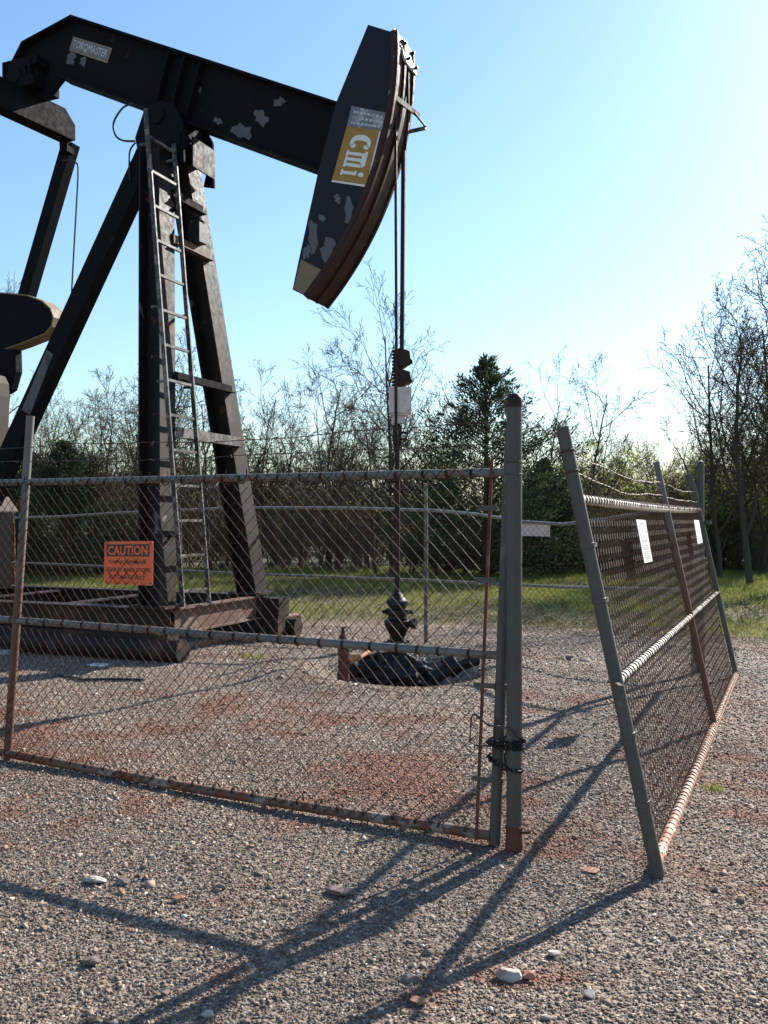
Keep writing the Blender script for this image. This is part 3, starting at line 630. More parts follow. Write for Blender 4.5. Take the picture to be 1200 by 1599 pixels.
for t, r_, m_ in ((-1.15, .13, 'skid'), (1.38, .12, 'skid')):
    part('pipe_runner', m_, pj, lambda b: (b.lathe(W(.42 if t < 0 else .5, t, r_+.03), [(r_-.02, -.02), (r_-.02, 0.0), (r_, 0), (r_, 9)][1:], 18, -U)))
def f(b): b.box(W(-4.0, -1.1, .19), U, Vv, UP, 4.25, .1, .14)
part('runner', 'skid', pj, f, False)
def f(b): b.box(W(-4.0, 1.1, .19), U, Vv, UP, 4.4, .1, .14)
part('runner', 'skid', pj, f, False)

# equaliser, pitman, crank, counterweight, gear reducer
SE = -2.92
_, HE = PJ(105, 222, .8)
def f(b):
    b.prism([W(SE-.12, t, h) for t, h in ((-.8, HE-.1), (.8, HE+.0), (.8, HE+.22), (.6, HE+.38), (-.8, HE+.28))], U*.24)
    b.box(W(SE, .76, HE-.1), U, Vv, UP, .07, .07, .08)
part('equaliser', 'black', pj, f, False)
def f(b):
    b.lathe(W(SE+.02, -.22, HE+.48), [(.1, -.03), (.1, 0), (.18, .01), (.18, .43), (.1, .44)], 18, Vv)
    b.box(W(SE+.04, 0, HE+.38), U, Vv, UP, .3, .24, .06); b.box(W(SE+.06, 0, HE+.66), U, Vv, UP, .3, .2, .06); b.box(W(SE+.12, .02, HE+.5), U, Vv, UP, .2, .17, .14); b.box(W(SE+.36, .05, HE+.6), U, Vv, UP, .05, .08, .1)
    for t in (-.2, .2):
        for s_ in (-.2, .24): b.lathe(W(SE+s_, t, HE+.34), [(.03, 0), (.03, .36)], 6)
part('tail_bearing', 'black', pj, f)
sp_, hp_ = PJ(34, 490, .85)
for t in (.85, -.85):
    part('pitman', 'black', pj, lambda b: b.beam(W(SE, t, HE+.0), W(sp_, t, hp_), .16, .2, ref=U), False)
def f(b):
    pts = [(-120, 470), (-60, 455), (0, 456), (42, 460), (66, 469), (79, 481), (84, 495), (81, 510), (70, 522), (30, 538), (0, 548), (-60, 560), (-120, 560)]
    b.prism([W(*(lambda a: (a[0], .55, a[1]))(PJ(x, y, .55))) for x, y in pts], Vv*.24)
cw = part('counterweight', 'tan', pj, f, False)
def f(b):
    pts = [(-119, 472), (-60, 457), (0, 458), (42, 462), (65, 471), (77, 482), (82, 495), (79, 509), (69, 520), (30, 536), (0, 546), (-60, 558), (-119, 558)]
    b.prism([W(*(lambda a: (a[0], .55, a[1]))(PJ(x, y, .55))) for x, y in pts], -Vv*.006)
part('weight_face', 'black', cw, f, False)
def f(b): b.prism([W(*(lambda a: (a[0], .45, a[1]))(PJ(x, y, .45))) for x, y in ((-120, 540), (24, 545), (25, 580), (17, 608), (8, 614), (-40, 600), (-120, 620))], Vv*.12)
part('crank', 'black', pj, f, False)
def f(b):
    pts = [(-160, 590), (-6, 581), (8, 588), (14, 600), (15, 620), (12, 700), (4, 770), (-5, 800), (-160, 800)]
    b.prism([W(*(lambda a: (a[0], .3, a[1]))(PJ(x, y, .3))) for x, y in pts], -Vv*.6)
part('gear_reducer', 'gearbox', pj, f, False)
def f(b):
    s_, h_ = PJ(18, 800, .5)
    b.box(W(s_-1.2, 0, (h_+.62)/2), U, Vv, UP, 1.2, .5, (h_-.62)/2)
part('pedestal', 'black', pj, f, False)
def f(b):
    s_, h_ = PJ(20, 800, .35); b.prism([W(s_+a, -.55, h_+c) for a, c in ((-.5, .22), (-.08, .22), (.1, .02), (.1, .0), (-.5, .0))], Vv*.9)
part('motor_cover', 'gearbox', pj, f, False)
def brake(b): pass
# hoses and cables
def crv(b, pts, t, r=.012, k=8):
    P = [Vector(WP(x, y, t)) for x, y in pts]; out = []
    for i in range(len(P)-1):
        p0, p1, p2, p3 = P[max(i-1, 0)], P[i], P[i+1], P[min(i+2, len(P)-1)]
        for j in range(k):
            u = j/k; out.append(.5*((2*p1)+(p2-p0)*u+(2*p0-5*p1+4*p2-p3)*u*u+(3*p1-p0-3*p2+p3)*u**3))
    out.append(P[-1]); b.tube(out, r, 6)
part('grease_hose', 'rubber', pj, lambda b: crv(b, [(208, 161), (192, 168), (178, 190), (180, 210), (192, 219), (211, 220)], -.33, .013))
part('grease_hose', 'rubber', pj, lambda b: crv(b, [(212, 222), (204, 233), (202, 250), (203, 282)], -.12, .012))
part('grease_hose', 'rubber', pj, lambda b: crv(b, [(98, 250), (108, 250), (119, 254), (122, 268), (119, 330), (115, 400), (112, 456)], .6, .012))

# ------------------------------------------------------------------ wellhead
WB = Vector((RD.x, RD.y, float(gh(RD.x, RD.y))))
wh = empty('wellhead', WB, 0, 'oil soaked black wellhead in the dug pit under the polished rod', 'wellhead')
z0 = WB.z
def hz(py): return EYE+(HZ-py)/F*WB.y
def f(b):
    pr = [(.1, hz(1040)), (.1, hz(1012)), (.15, hz(1011)), (.15, hz(1005)), (.085, hz(1003)), (.08, hz(994)), (.12, hz(984)), (.15, hz(976)), (.15, hz(969)), (.11, hz(966)), (.1, hz(961)), (.14, hz(959)), (.14, hz(951)), (.1, hz(949)), (.1, hz(946)), (.13, hz(944)), (.125, hz(938)), (.08, hz(934)), (.06, hz(928)), (.035, hz(925))]
    b.lathe(WB-Vector((0, 0, z0)), pr, 14)
part('stuffing_box', 'grease', wh, f)
for i in range(6):
    a = i*1.047+.3; part('flange_bolt', 'grease', wh, lambda b: b.lathe(Vector((WB.x+.125*math.cos(a), WB.y+.125*math.sin(a), hz(1013))), [(.02, 0), (.02, .09)], 6))
part('packing_gland', 'grease', wh, lambda b: b.beam(Vector((WB.x-.17, WB.y-.03, hz(955))), Vector((WB.x+.17, WB.y+.02, hz(956))), .05, .04))
part('side_nipple', 'grease', wh, lambda b: b.lathe(Vector((WB.x, WB.y, hz(973))), [(.04, 0), (.04, .17), (.06, .17), (.06, .22)], 10, (1, -.3, 0)))
def f(b):
    pr = [(.3, z0-.05), (.34, z0+.08), (.27, z0+.16), (.3, hz(1052)), (.28, hz(1040)), (.16, hz(1034)), (.12, hz(1026)), (.1, hz(1010))]
    b.lathe(WB-Vector((0, 0, z0)), pr, 16)
    b.lathe(Vector((WB.x, WB.y, hz(1046))), [(.09, 0), (.09, .5), (.13, .5), (.13, .56)], 12, (-1, -.25, .0))
    b.lathe(Vector((WB.x, WB.y, hz(1050))), [(.09, 0), (.09, .34), (.12, .34), (.12, .4)], 12, (1, -.3, .05))
    for i in range(9):
        a = i*.7; b.lathe(Vector((WB.x+.25*math.cos(a), WB.y+.25*math.sin(a), hz(1040))), [(.025, 0), (.025, .07)], 6)
part('casing_head', 'grease', wh, f)
def f(b):
    q = random.Random(5); c = Vector((WB.x-.02, WB.y-.12, -.1)); n1, n2 = 72, 36; vs = []
    from mathutils import noise as mn
    for j in range(n2+1):
        ph = -math.pi/2+math.pi*j/n2
        for i in range(n1):
            a = 6.2832*i/n1; d = Vector((math.cos(ph)*math.cos(a), math.cos(ph)*math.sin(a), math.sin(ph)))
            k = 1+.34*mn.noise(d*2.0+Vector((3, 1, 0)))+.2*mn.noise(d*4.5)+.1*mn.noise(d*10)+.05*mn.noise(d*22); vs.append(c+Vector((d.x*.37*k, d.y*.34*k, d.z*.22*k)))
    b.add(vs, [(j*n1+i, j*n1+(i+1) % n1, (j+1)*n1+(i+1) % n1, (j+1)*n1+i) for j in range(n2) for i in range(n1)])
fl = part('oil_caked_flange', 'grease', wh, f)
fl.data.set_sharp_from_angle(angle=3.1)
def f(b):
    b.tube([Vector((WB.x-.06, WB.y-.05, hz(1022))), Vector((WB.x-.25, WB.y-.1, hz(1022))), at(566, 1080, 0)*0+Vector((-.33, WB.y-.25, hz(1021)))], .035, 10)
part('side_outlet', 'rod', wh, f)
# riser pipe with valve
RB = Vector((-.43, 9.15, 0)); RB.z = float(gh(RB.x, RB.y))
rp = empty('riser_pipe', RB, 0, 'rusty upright riser pipe with a small valve on top, left of the wellhead', 'pipe')
def hr(py): return EYE+(HZ-py)/F*RB.y
def XR(px): return (px-CX)/F*RB.y
def f(b):
    b.lathe(Vector((XR(537), RB.y, 0)), [(.1, RB.z-.02), (.1, RB.z+.03), (.06, RB.z+.05), (.058, hr(1016)), (.066, hr(1015)), (.066, hr(1006)), (.03, hr(1003))], 14)
part('pipe', 'rustpipe', rp, f)
def f(b): b.tube([Vector((XR(540), RB.y, hr(1027))), Vector((XR(562), RB.y+.03, hr(1027)))], .042, 10); b.tube([Vector((XR(562), RB.y+.03, hr(1027))), Vector((XR(600), WB.y-.1, hr(1022)))], .022, 8)
part('elbow', 'wood', rp, f)
def f(b):
    b.lathe(Vector((XR(536), RB.y, 0)), [(.02, hr(1004)), (.035, hr(1000)), (.04, hr(994)), (.025, hr(990)), (.018, hr(986)), (.014, hr(981))], 10)
    b.beam(Vector((XR(533), RB.y, hr(981))), Vector((XR(542), RB.y-.02, hr(979))), .03, .014)
part('valve', 'rod', rp, f)
# black coupling at right of the pit
PB = Vector((.6, 9.15, 0)); PB.z = -.06
cp = empty('pipe_coupling', PB, 0, 'black oily pipe coupling lying at the right of the well pit', 'pipe')
def f(b):
    b.lathe(PB+Vector((-.12, -.02, .03)), [(.07, 0), (.075, .05), (.075, .2), (.11, .22), (.11, .3), (.06, .33)], 14, (.75, .35, .45))
part('coupling', 'grease', cp, f)
def f(b): b.tube([PB+Vector((.1, .06, .14)), PB+Vector((.22, .12, .19)), PB+Vector((.38, .17, .2))], [.075, .08, .05], 9)
part('pipe_stub', 'grease', cp, f)

# ------------------------------------------------------------------ fences and gates
class Plane:
    """a leaning fence panel: a along, h up the panel, d off its face"""
    def __init__(s, p0, p1, lean):
        s.o = Vector(p0); s.a = (Vector(p1)-s.o); s.L = s.a.length; s.a.normalize(); n = Vector((-s.a.y, s.a.x, 0)).normalized()
        s.up = (UP+n*lean).normalized(); s.n = s.a.cross(s.up).normalized()
    def __call__(s, a, h, d=0): return s.o+s.a*a+s.up*h+s.n*d
def chain_link(b, G, a0, a1, h0, h1, p=.072, r=.0019, sides=4, wob=.0, spikes=.035, ties=None, rail_r=.024, side=-1):
    nw = int((a1-a0)/(p/2)); ns = int((h1-h0)/(p/2)); hs = (h1-h0)/ns
    ph = rng.uniform(0, 6)
    for k in range(nw):
        path = []
        for i in range(ns+1):
            a = a0+(k+((i+k) % 2))*p/2; h = h0+i*hs
            d = .0022*(1 if i % 2 else -1)+wob*math.sin(a*1.7+ph)*math.sin(math.pi*(h-h0)/(h1-h0))+wob*.4*math.sin(a*5+h*4)
            path.append(G(a, h, side*(rail_r+.003)+d))
        if spikes: path.append(G(a+rng.uniform(-.006, .006), h1+spikes*rng.uniform(.7, 1.1), side*(rail_r+.003)))
        b.tube(path, r, sides, cap=False)
    for hr_, step in (ties or []):
        a = a0+.05
        while a < a1:
            for e in (-.004, .004):
                b.tube([G(a+e+.01*math.sin(q*.5), hr_+(rail_r+.003)*math.sin(q), (rail_r+.003)*math.cos(q)) for q in np.linspace(0, 6.283, 9)], .0028, 4, cap=False)
            a += step*rng.uniform(.8, 1.22)
def pipe(b, p0, p1, r, n=12, seg=1, bow=None):
    pts = [Vector(p0).lerp(Vector(p1), i/seg) for i in range(seg+1)]
    if bow: pts = [p+Vector(bow)*math.sin(math.pi*i/seg) for i, p in enumerate(pts)]
    b.tube(pts, r, n)
def barbed(b, pts, r=.0022, amp=.008, barb=.13):
    P = [Vector(p) for p in pts]; out = []
    for i in range(len(P)-1):
        L = (P[i+1]-P[i]).length; k = max(2, int(L/.04))
        for j in range(k): out.append(P[i].lerp(P[i+1], j/k))
    out.append(P[-1]); n_ = len(out)
    ph = rng.uniform(0, 6)
    for q in (0, math.pi):
        b.tube([p+Vector((math.cos(i*1.3+q)*r, math.sin(i*1.3+q)*r, amp*math.sin(i*.11+ph)+amp*.4*math.sin(i*.37)+math.cos(i*1.3+q)*r*.6)) for i, p in enumerate(out)], r*.85, 4, cap=False)
    s_ = 0
    for i in range(2, n_-1, 3):
        c = out[i]+Vector((0, 0, amp*math.sin(i*.11+ph)))
        for _ in range(2):
            v = Vector((rng.uniform(-1, 1), rng.uniform(-1, 1), rng.uniform(-1, 1))).normalized()*.016; b.tube([c-v, c+v], .0016, 3, cap=False)

# left gate, chained to the round post
Lg0 = Vector((.545, 4.41, 0)); Lgm = Vector((-2.51, 5.97, 0)); dirL = (Lgm-Lg0)
Lg1 = Lg0+dirL.normalized()*6.9
GL = Plane(Lg0, Lg1, -.045)      # leans away from the camera
def gz_(p): return float(gh(p.x, p.y))
g1 = empty('chain_link_gate', Lg0, 0, 'chain link gate with orange caution sign, rusty bottom rail, chained to the round post', 'gate')
LM = dirL.length
def ok(G, s): return s if True else -s
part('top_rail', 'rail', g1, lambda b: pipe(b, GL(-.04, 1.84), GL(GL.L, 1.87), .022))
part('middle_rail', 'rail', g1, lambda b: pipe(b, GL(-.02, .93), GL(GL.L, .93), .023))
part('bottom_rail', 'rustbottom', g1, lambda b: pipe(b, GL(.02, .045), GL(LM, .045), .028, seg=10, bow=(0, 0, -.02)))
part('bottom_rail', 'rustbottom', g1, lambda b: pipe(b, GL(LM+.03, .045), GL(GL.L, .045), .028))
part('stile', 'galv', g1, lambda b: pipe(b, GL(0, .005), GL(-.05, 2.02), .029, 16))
part('stile', 'footrust', g1, lambda b: pipe(b, GL(LM, .0), GL(LM-.1, 2.3), .027, 14))
part('stile', 'rustpipe', g1, lambda b: pipe(b, GL(GL.L, .0), GL(GL.L, 2.2), .027, 14))
part('wire_mesh', 'wire', g1, lambda b: chain_link(b, GL, .09, GL.L-.05, .03, 1.86, ties=[(1.84, .144), (.93, .144), (.05, .144)], wob=.018, r=.0023))
part('tension_bar', 'rustpipe', g1, lambda b: b.beam(GL(.085, .02, -.03), GL(.035, 1.9, -.03), .006, .016, ref=GL.a))
for h in (.32, .78, 1.3, 1.66):
    def f(b):
        b.lathe(GL(-.025*h, h-.013), [(.031, 0), (.033, .002), (.033, .024), (.031, .026)], 14, GL.up); b.beam(GL(.0, h, -.031), GL(.11, h, -.034), .004, .026)
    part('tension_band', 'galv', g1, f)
for h in (1.99, 2.09):
    part('barbed_wire', 'barb', g1, lambda b: barbed(b, [GL(0.0, h), GL(1.5, h-.02), GL(LM-.09, h+.0), GL(GL.L, h)]))
# round post
PP = Vector((.632, 4.35, 0)); PP.z = gz_(PP)-.02
ps = empty('fence_post', PP, 0, 'thick round grey post with a domed cap between the two gates', 'post')
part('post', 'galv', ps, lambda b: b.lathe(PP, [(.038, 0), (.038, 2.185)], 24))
part('cap', 'rod', ps, lambda b: b.lathe(PP+Vector((0, 0, 2.17)), [(.041, 0), (.041, .03), (.038, .045), (.028, .06), (.012, .068)], 24))
def f(b):
    b.lathe(PP+Vector((0, 0, .02)), [(.043, 0), (.044, .03), (.041, .06), (.04, .1), (.044, .103), (.044, .118), (.039, .12)], 14)
    b.tube([PP+Vector((.03, -.03, .115)), PP+Vector((.075, -.04, .12))], .008, 6)
part('collar', 'rustpipe', ps, f)
for h in (1.9, 1.84): part('tie_wire', 'barb', ps, lambda b: b.lathe(PP+Vector((0, 0, h)), [(.0385, 0), (.042, .002), (.042, .006), (.0385, .008)], 14))
# chain round stile and post
ch = MB()
def chain_loop(b, hgt, tilt, rx, ry, link=.03, sag=0, rot=0):
    c = (GL(0, hgt)+Vector((PP.x, PP.y, hgt)))/2; c.z = hgt
    d = (Vector((PP.x, PP.y, 0))-Vector((GL(0, hgt).x, GL(0, hgt).y, 0))); ax = d.normalized(); ay = Vector((-ax.y, ax.x, 0))
    n_ = int(2*math.pi*math.sqrt((rx*rx+ry*ry)/2)/(link*.72))
    for i in range(n_):
        a = 2*math.pi*i/n_
        p = c+ax*rx*math.cos(a)+ay*ry*math.sin(a)+UP*(tilt*math.cos(a)+sag*abs(math.sin(a)))
        a2 = a+.01; q = c+ax*rx*math.cos(a2)+ay*ry*math.sin(a2)+UP*(tilt*math.cos(a2)); tg = (q-p).normalized()
        side = tg.cross(UP).normalized() if i % 2 else UP
        e = [p+tg*(link/2)*math.cos(u)+side*.012*math.sin(u) for u in np.linspace(0, 6.283, 9)]
        b.tube(e, .006, 5, cap=False)
chain_loop(ch, .50, 0, .095, .05); chain_loop(ch, .41, -.02, .09, .048); chain_loop(ch, .515, .012, .095, .052)
for i in range(9):      # hanging tail
    p = GL(0, .55, -.03)+Vector((.055, -.02, -i*.021)); s2 = Vector((1, 0, 0)) if i % 2 else Vector((0, 1, 0))
    ch.tube([p+UP*-.015*math.cos(u)+s2*.009*math.sin(u) for u in np.linspace(0, 6.283, 9)], .0038, 5, cap=False)
tag(ch.build('chain', 'grease'), 'dark chain wrapped twice round the gate stile and round post', 'chain')
lw = MB(); pA = GL(.12, .60, -.05)
lw.tube([GL(.1, .64, -.05), GL(.115, .62, -.05), GL(.12, .5, -.05), GL(.09, .485, -.05), GL(.0, .49, -.04), Vector((PP.x+.05, PP.y-.03, .5))], .005, 6)
lw.tube([GL(.1, .64, -.05), GL(0.02, .59, -.05), Vector((PP.x-.045, PP.y-.03, .60)), Vector((PP.x-.0, PP.y-.048, .57)), Vector((PP.x+.055, PP.y-.01, .53))], .006, 6)
lw.tube([GL(-.01, .62, -.04), GL(.0, .5, -.05), GL(.0, .45, -.045)], .005, 6)
tag(lw.build('tie_rod', 'barb'), 'bent dark wire loop hooked through the mesh above the chain', 'wire')

# right gate, swung open and leaning over
Rg0 = Vector((1.232, 4.03, 0)); Rg1 = Vector((3.58, 9.1, 0)); GR = Plane(Rg0, Rg1, .213)
g2 = empty('chain_link_gate', Rg0, 0, 'open chain link gate leaning over to the left with white notices on it', 'gate')
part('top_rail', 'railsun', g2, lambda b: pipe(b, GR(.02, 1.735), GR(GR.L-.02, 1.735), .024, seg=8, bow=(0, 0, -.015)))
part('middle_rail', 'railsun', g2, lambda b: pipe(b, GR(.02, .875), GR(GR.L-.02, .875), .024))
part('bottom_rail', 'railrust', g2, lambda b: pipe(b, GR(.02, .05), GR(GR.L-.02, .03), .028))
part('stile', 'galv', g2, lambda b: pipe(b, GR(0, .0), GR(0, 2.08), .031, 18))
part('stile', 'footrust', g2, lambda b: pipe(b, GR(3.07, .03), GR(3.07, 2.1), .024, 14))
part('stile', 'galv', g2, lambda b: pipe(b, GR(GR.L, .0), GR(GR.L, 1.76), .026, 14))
part('wire_mesh', 'wirerust', g2, lambda b: chain_link(b, GR, .04, GR.L-.03, .03, 1.75, ties=[(1.735, .072), (.875, .072), (.05, .072)], wob=.006, spikes=.07, r=.002))
part('tension_bar', 'rustpipe', g2, lambda b: b.beam(GR(.055, .06, -.03), GR(.055, 1.78, -.03), .006, .014, ref=GR.a))
for h in (.31, .62, 1.24, 1.5):
    def f(b): b.lathe(GR(0, h), [(.033, 0), (.035, .002), (.035, .022), (.033, .024)], 14, GR.up); b.beam(GR(-.0, h+.012, .034), GR(.06, h+.012, .03), .004, .022)
    part('tension_band', 'galv', g2, f)
part('latch', 'galv', g2, lambda b: b.beam(GR(-.02, .875, 0), GR(-.16, .875, .05), .02, .012))
for h in (1.93, 1.83):
    part('barbed_wire', 'barb', g2, lambda b: barbed(b, [GR(0, h+.03), GR(1.5, h-.03), GR(3.07, h), GR(4.4, h-.02), GR(GR.L+.1, h)], amp=.006))
for h in (1.96, 1.86): part('tie_wire', 'barb', g2, lambda b: b.lathe(GR(0, h), [(.033, 0), (.037, .003), (.037, .009), (.033, .012)], 12, GR.up))

# far fence
FC = Vector((3.3, 9.45, 0)); FM = Vector((.51, 11.3, 0)); FE = Vector((-6.68, 16.1, 0))
GF = Plane(FC, FE, 0.0)
fm = (FM-FC).length
ff = empty('chain_link_fence', FC, 0, 'chain link fence with a sagging top rail behind the wellhead and pumpjack', 'fence')
def railpts(hs): return [GF(a, h) for a, h in hs]
part('top_rail', 'railfar', ff, lambda b: b.tube(railpts([(0, 1.73), (.5, 1.69), (1.0, 1.61), (1.5, 1.55), (2.0, 1.58), (2.6, 1.67), (3.2, 1.72), (4.5, 1.76), (6.5, 1.78), (9, 1.72), (10.6, 1.66), (GF.L, 1.64)]), .02, 8))
part('middle_rail', 'railfar', ff, lambda b: b.tube(railpts([(0, .86), (1.5, .83), (3.4, .84), (6.5, .82), (9, .84), (GF.L, .84)]), .018, 8))
part('wire_mesh', 'wire', ff, lambda b: chain_link(b, GF, .05, GF.L-.05, .03, 1.6, sides=3, spikes=0, r=.0019))
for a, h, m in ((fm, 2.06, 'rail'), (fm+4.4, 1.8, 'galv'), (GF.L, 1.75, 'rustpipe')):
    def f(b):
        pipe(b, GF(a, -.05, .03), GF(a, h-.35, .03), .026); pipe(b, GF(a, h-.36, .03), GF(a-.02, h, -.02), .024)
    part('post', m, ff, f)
def f(b):
    a = GF.L; pipe(b, GF(a, 1.74, .03), GF(a-.25, 2.02, .0), .018); pipe(b, GF(a, 1.74, .03), GF(a+.25, 2.02, .0), .018)
part('barb_arm', 'rustpipe', ff, f)
# side return to the left off frame
# corner posts
c1 = empty('corner_post', (3.34, 9.42, 0), 0, 'tall upright grey corner post behind the far end of the leaning gate', 'post')
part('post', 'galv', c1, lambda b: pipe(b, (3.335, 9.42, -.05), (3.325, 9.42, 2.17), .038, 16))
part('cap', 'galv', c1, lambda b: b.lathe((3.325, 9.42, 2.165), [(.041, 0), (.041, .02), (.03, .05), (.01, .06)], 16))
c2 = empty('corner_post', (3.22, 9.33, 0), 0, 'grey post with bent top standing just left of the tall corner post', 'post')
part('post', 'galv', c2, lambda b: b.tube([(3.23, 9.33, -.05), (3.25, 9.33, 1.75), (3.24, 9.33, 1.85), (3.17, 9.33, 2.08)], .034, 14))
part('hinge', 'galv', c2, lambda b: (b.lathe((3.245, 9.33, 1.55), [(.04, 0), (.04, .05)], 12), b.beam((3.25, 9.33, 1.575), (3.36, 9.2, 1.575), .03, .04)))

# ------------------------------------------------------------------ signs
def panel_sign(name, G, a0, a1, h0, h1, d, m, label, cat, roll=0, group=None, skew=0):
    """thin metal plate on a panel; returns (object, point mapper with x right, y down)"""
    def Q(x, y, dd): # a decreases to the photo's right for the left gate
        return G(a0+(a1-a0)*x+skew*(1-y), h1+(h0-h1)*y+roll*x, d+dd)
    return Q
Q1 = panel_sign('x', GL, GL.L, 0, 0, 0, 0, '', '', '')
# caution sign: measured on the gate plane
def on_plane(G, px, py):
    d = Vector(((px-CX)/F, 1, (HZ-py)/F)); o = Vector((0, 0, EYE)); k = (G.o-o).dot(G.n)/d.dot(G.n); p = o+d*k-G.o
    return p.dot(G.a), p.dot(G.up)
nsgn = -1 if (GL.n.y > 0) else 1      # towards the camera
cor = [on_plane(GL, *q) for q in ((172, 846), (247.5, 845), (247, 914.5), (171, 911.5))]
def QS(x, y, dd=0.0, cor=cor, G=GL, sg=nsgn):
    a, b, c, d = [Vector(q) for q in cor]; p = a.lerp(b, x).lerp(d.lerp(c, x), y); return G(p.x, p.y, sg*(.045+dd))
def plate(b, Q, x0, y0, x1, y1, d0, d1, rad=.04, k=4):
    pts = []
    for cx, cy, s in ((x1-rad, y0+rad, -90), (x1-rad, y1-rad, 0), (x0+rad, y1-rad, 90), (x0+rad, y0+rad, 180)):
        for i in range(k+1): a = R(s+90*i/k); pts.append((cx+rad*math.cos(a), cy+rad*math.sin(a)))
    n_ = len(pts); b.add([Q(x, y, d1) for x, y in pts]+[Q(x, y, d0) for x, y in pts], [tuple(range(n_)), tuple(range(2*n_-1, n_-1, -1))]+[(i, i+n_, (i+1) % n_+n_, (i+1) % n_) for i in range(n_)])
sg = empty('caution_sign', QS(.5, 1), 0, 'orange CAUTION sign hung on the mesh of the left gate', 'sign')
part('plate', 'orange', sg, lambda b: plate(b, QS, 0, 0, 1, 1, 0, .003), False)
part('black_band', 'signblack', sg, lambda b: plate(b, QS, .05, .07, .93, .35, .0035, .0045, .01), False)
def sign_text(parent, Q, txt, rect, m, bold, dd, name='lettering'):
    v, fc = text_geo(txt, bold); u0, v0, u1, v1 = rect; b = MB(); b.add([Q(u0+(u1-u0)*x, v1+(v0-v1)*y, dd) for x, y in v], fc); return b.build(name, m, parent, False)
sign_text(sg, QS, 'CAUTION', (.08, .1, .9, .32), 'orange', .03, .0055)
sign_text(sg, QS, 'THIS EQUIPMENT', (.09, .44, .87, .535), 'signblack', .012, .0045)
sign_text(sg, QS, 'STARTS AND STOPS', (.03, .61, .95, .705), 'signblack', .012, .0045)
sign_text(sg, QS, 'AUTOMATICALLY', (.09, .78, .85, .875), 'signblack', .012, .0045)
for x, y in ((.05, .05), (.95, .06), (.95, .95), (.05, .94)): part('screw', 'galv', sg, lambda b: b.lathe(QS(x, y, .003), [(.006, 0), (.006, .002)], 8, GL.n*nsgn))

# white notices on the right gate
nR = -1 if GR.n.x > 0 else 1
def notice(cor_px, label, circle):
    c = [on_plane(GR, *q) for q in cor_px]
    sR = 1
    def Q(x, y, dd=0.0):
        a, b, d, e = [Vector(q) for q in c]; p = a.lerp(b, x).lerp(e.lerp(d, x), y); return GR(p.x, p.y, sR*(.05+dd))
    o = empty('notice_sign', Q(.5, 1), 0, label, 'sign')
    part('plate', 'white', o, lambda b: plate(b, Q, 0, 0, 1, 1, 0, .003, .01, 2), False)
    def f(b):
        if circle:
            k = 22
            for i in range(k):
                u, v = 6.283*i/k, 6.283*(i+1)/k
                b.add([Q(.5+.36*math.cos(u), .3+.2*math.sin(u), .004), Q(.5+.36*math.cos(v), .3+.2*math.sin(v), .004), Q(.5+.42*math.cos(v), .3+.235*math.sin(v), .004), Q(.5+.42*math.cos(u), .3+.235*math.sin(u), .004)], [(0, 1, 2, 3)])
            for y in (.6, .64, .68, .75, .79, .83, .87, .91):
                x = .18
                while x < .8: dx = rng.uniform(.1, .25); b.add([Q(x, y, .004), Q(x+dx*.8, y, .004), Q(x+dx*.8, y+.022, .004), Q(x, y+.022, .004)], [(0, 1, 2, 3)]); x += dx
        else:
            for y in (.2, .35, .5): b.add([Q(.3, y, .004), Q(.7, y, .004), Q(.7, y+.05, .004), Q(.3, y+.05, .004)], [(0, 1, 2, 3)])
    if circle: part('print', 'greyink', o, f, False)
notice(((980, 814), (995, 815), (1006, 879), (993, 882)), 'white notice with a faint ring on the leaning gate, nearer the camera', True)
notice(((1075, 814), (1083, 814), (1089, 849), (1081, 851)), 'small blank white notice near the far end of the leaning gate', False)
# faded sign on far fence behind the post
cF = [on_plane(GF, *q) for q in ((818, 818), (857, 819), (857, 838), (818, 837))]
sF = -1 if GF.n.y > 0 else 1
def QF(x, y, dd=0.0):
    a, b, d, e = [Vector(q) for q in cF]; p = a.lerp(b, x).lerp(e.lerp(d, x), y); return GF(p.x, p.y, -sF*(.04+dd))
fs = MB(); plate(fs, QF, -.9, 0, 1, 1, 0, .003, .01, 2)
tag(fs.build('faded_sign', 'pinkwhite', None, False), 'faded pinkish sign seen from behind, hung under the far fence rail', 'sign')

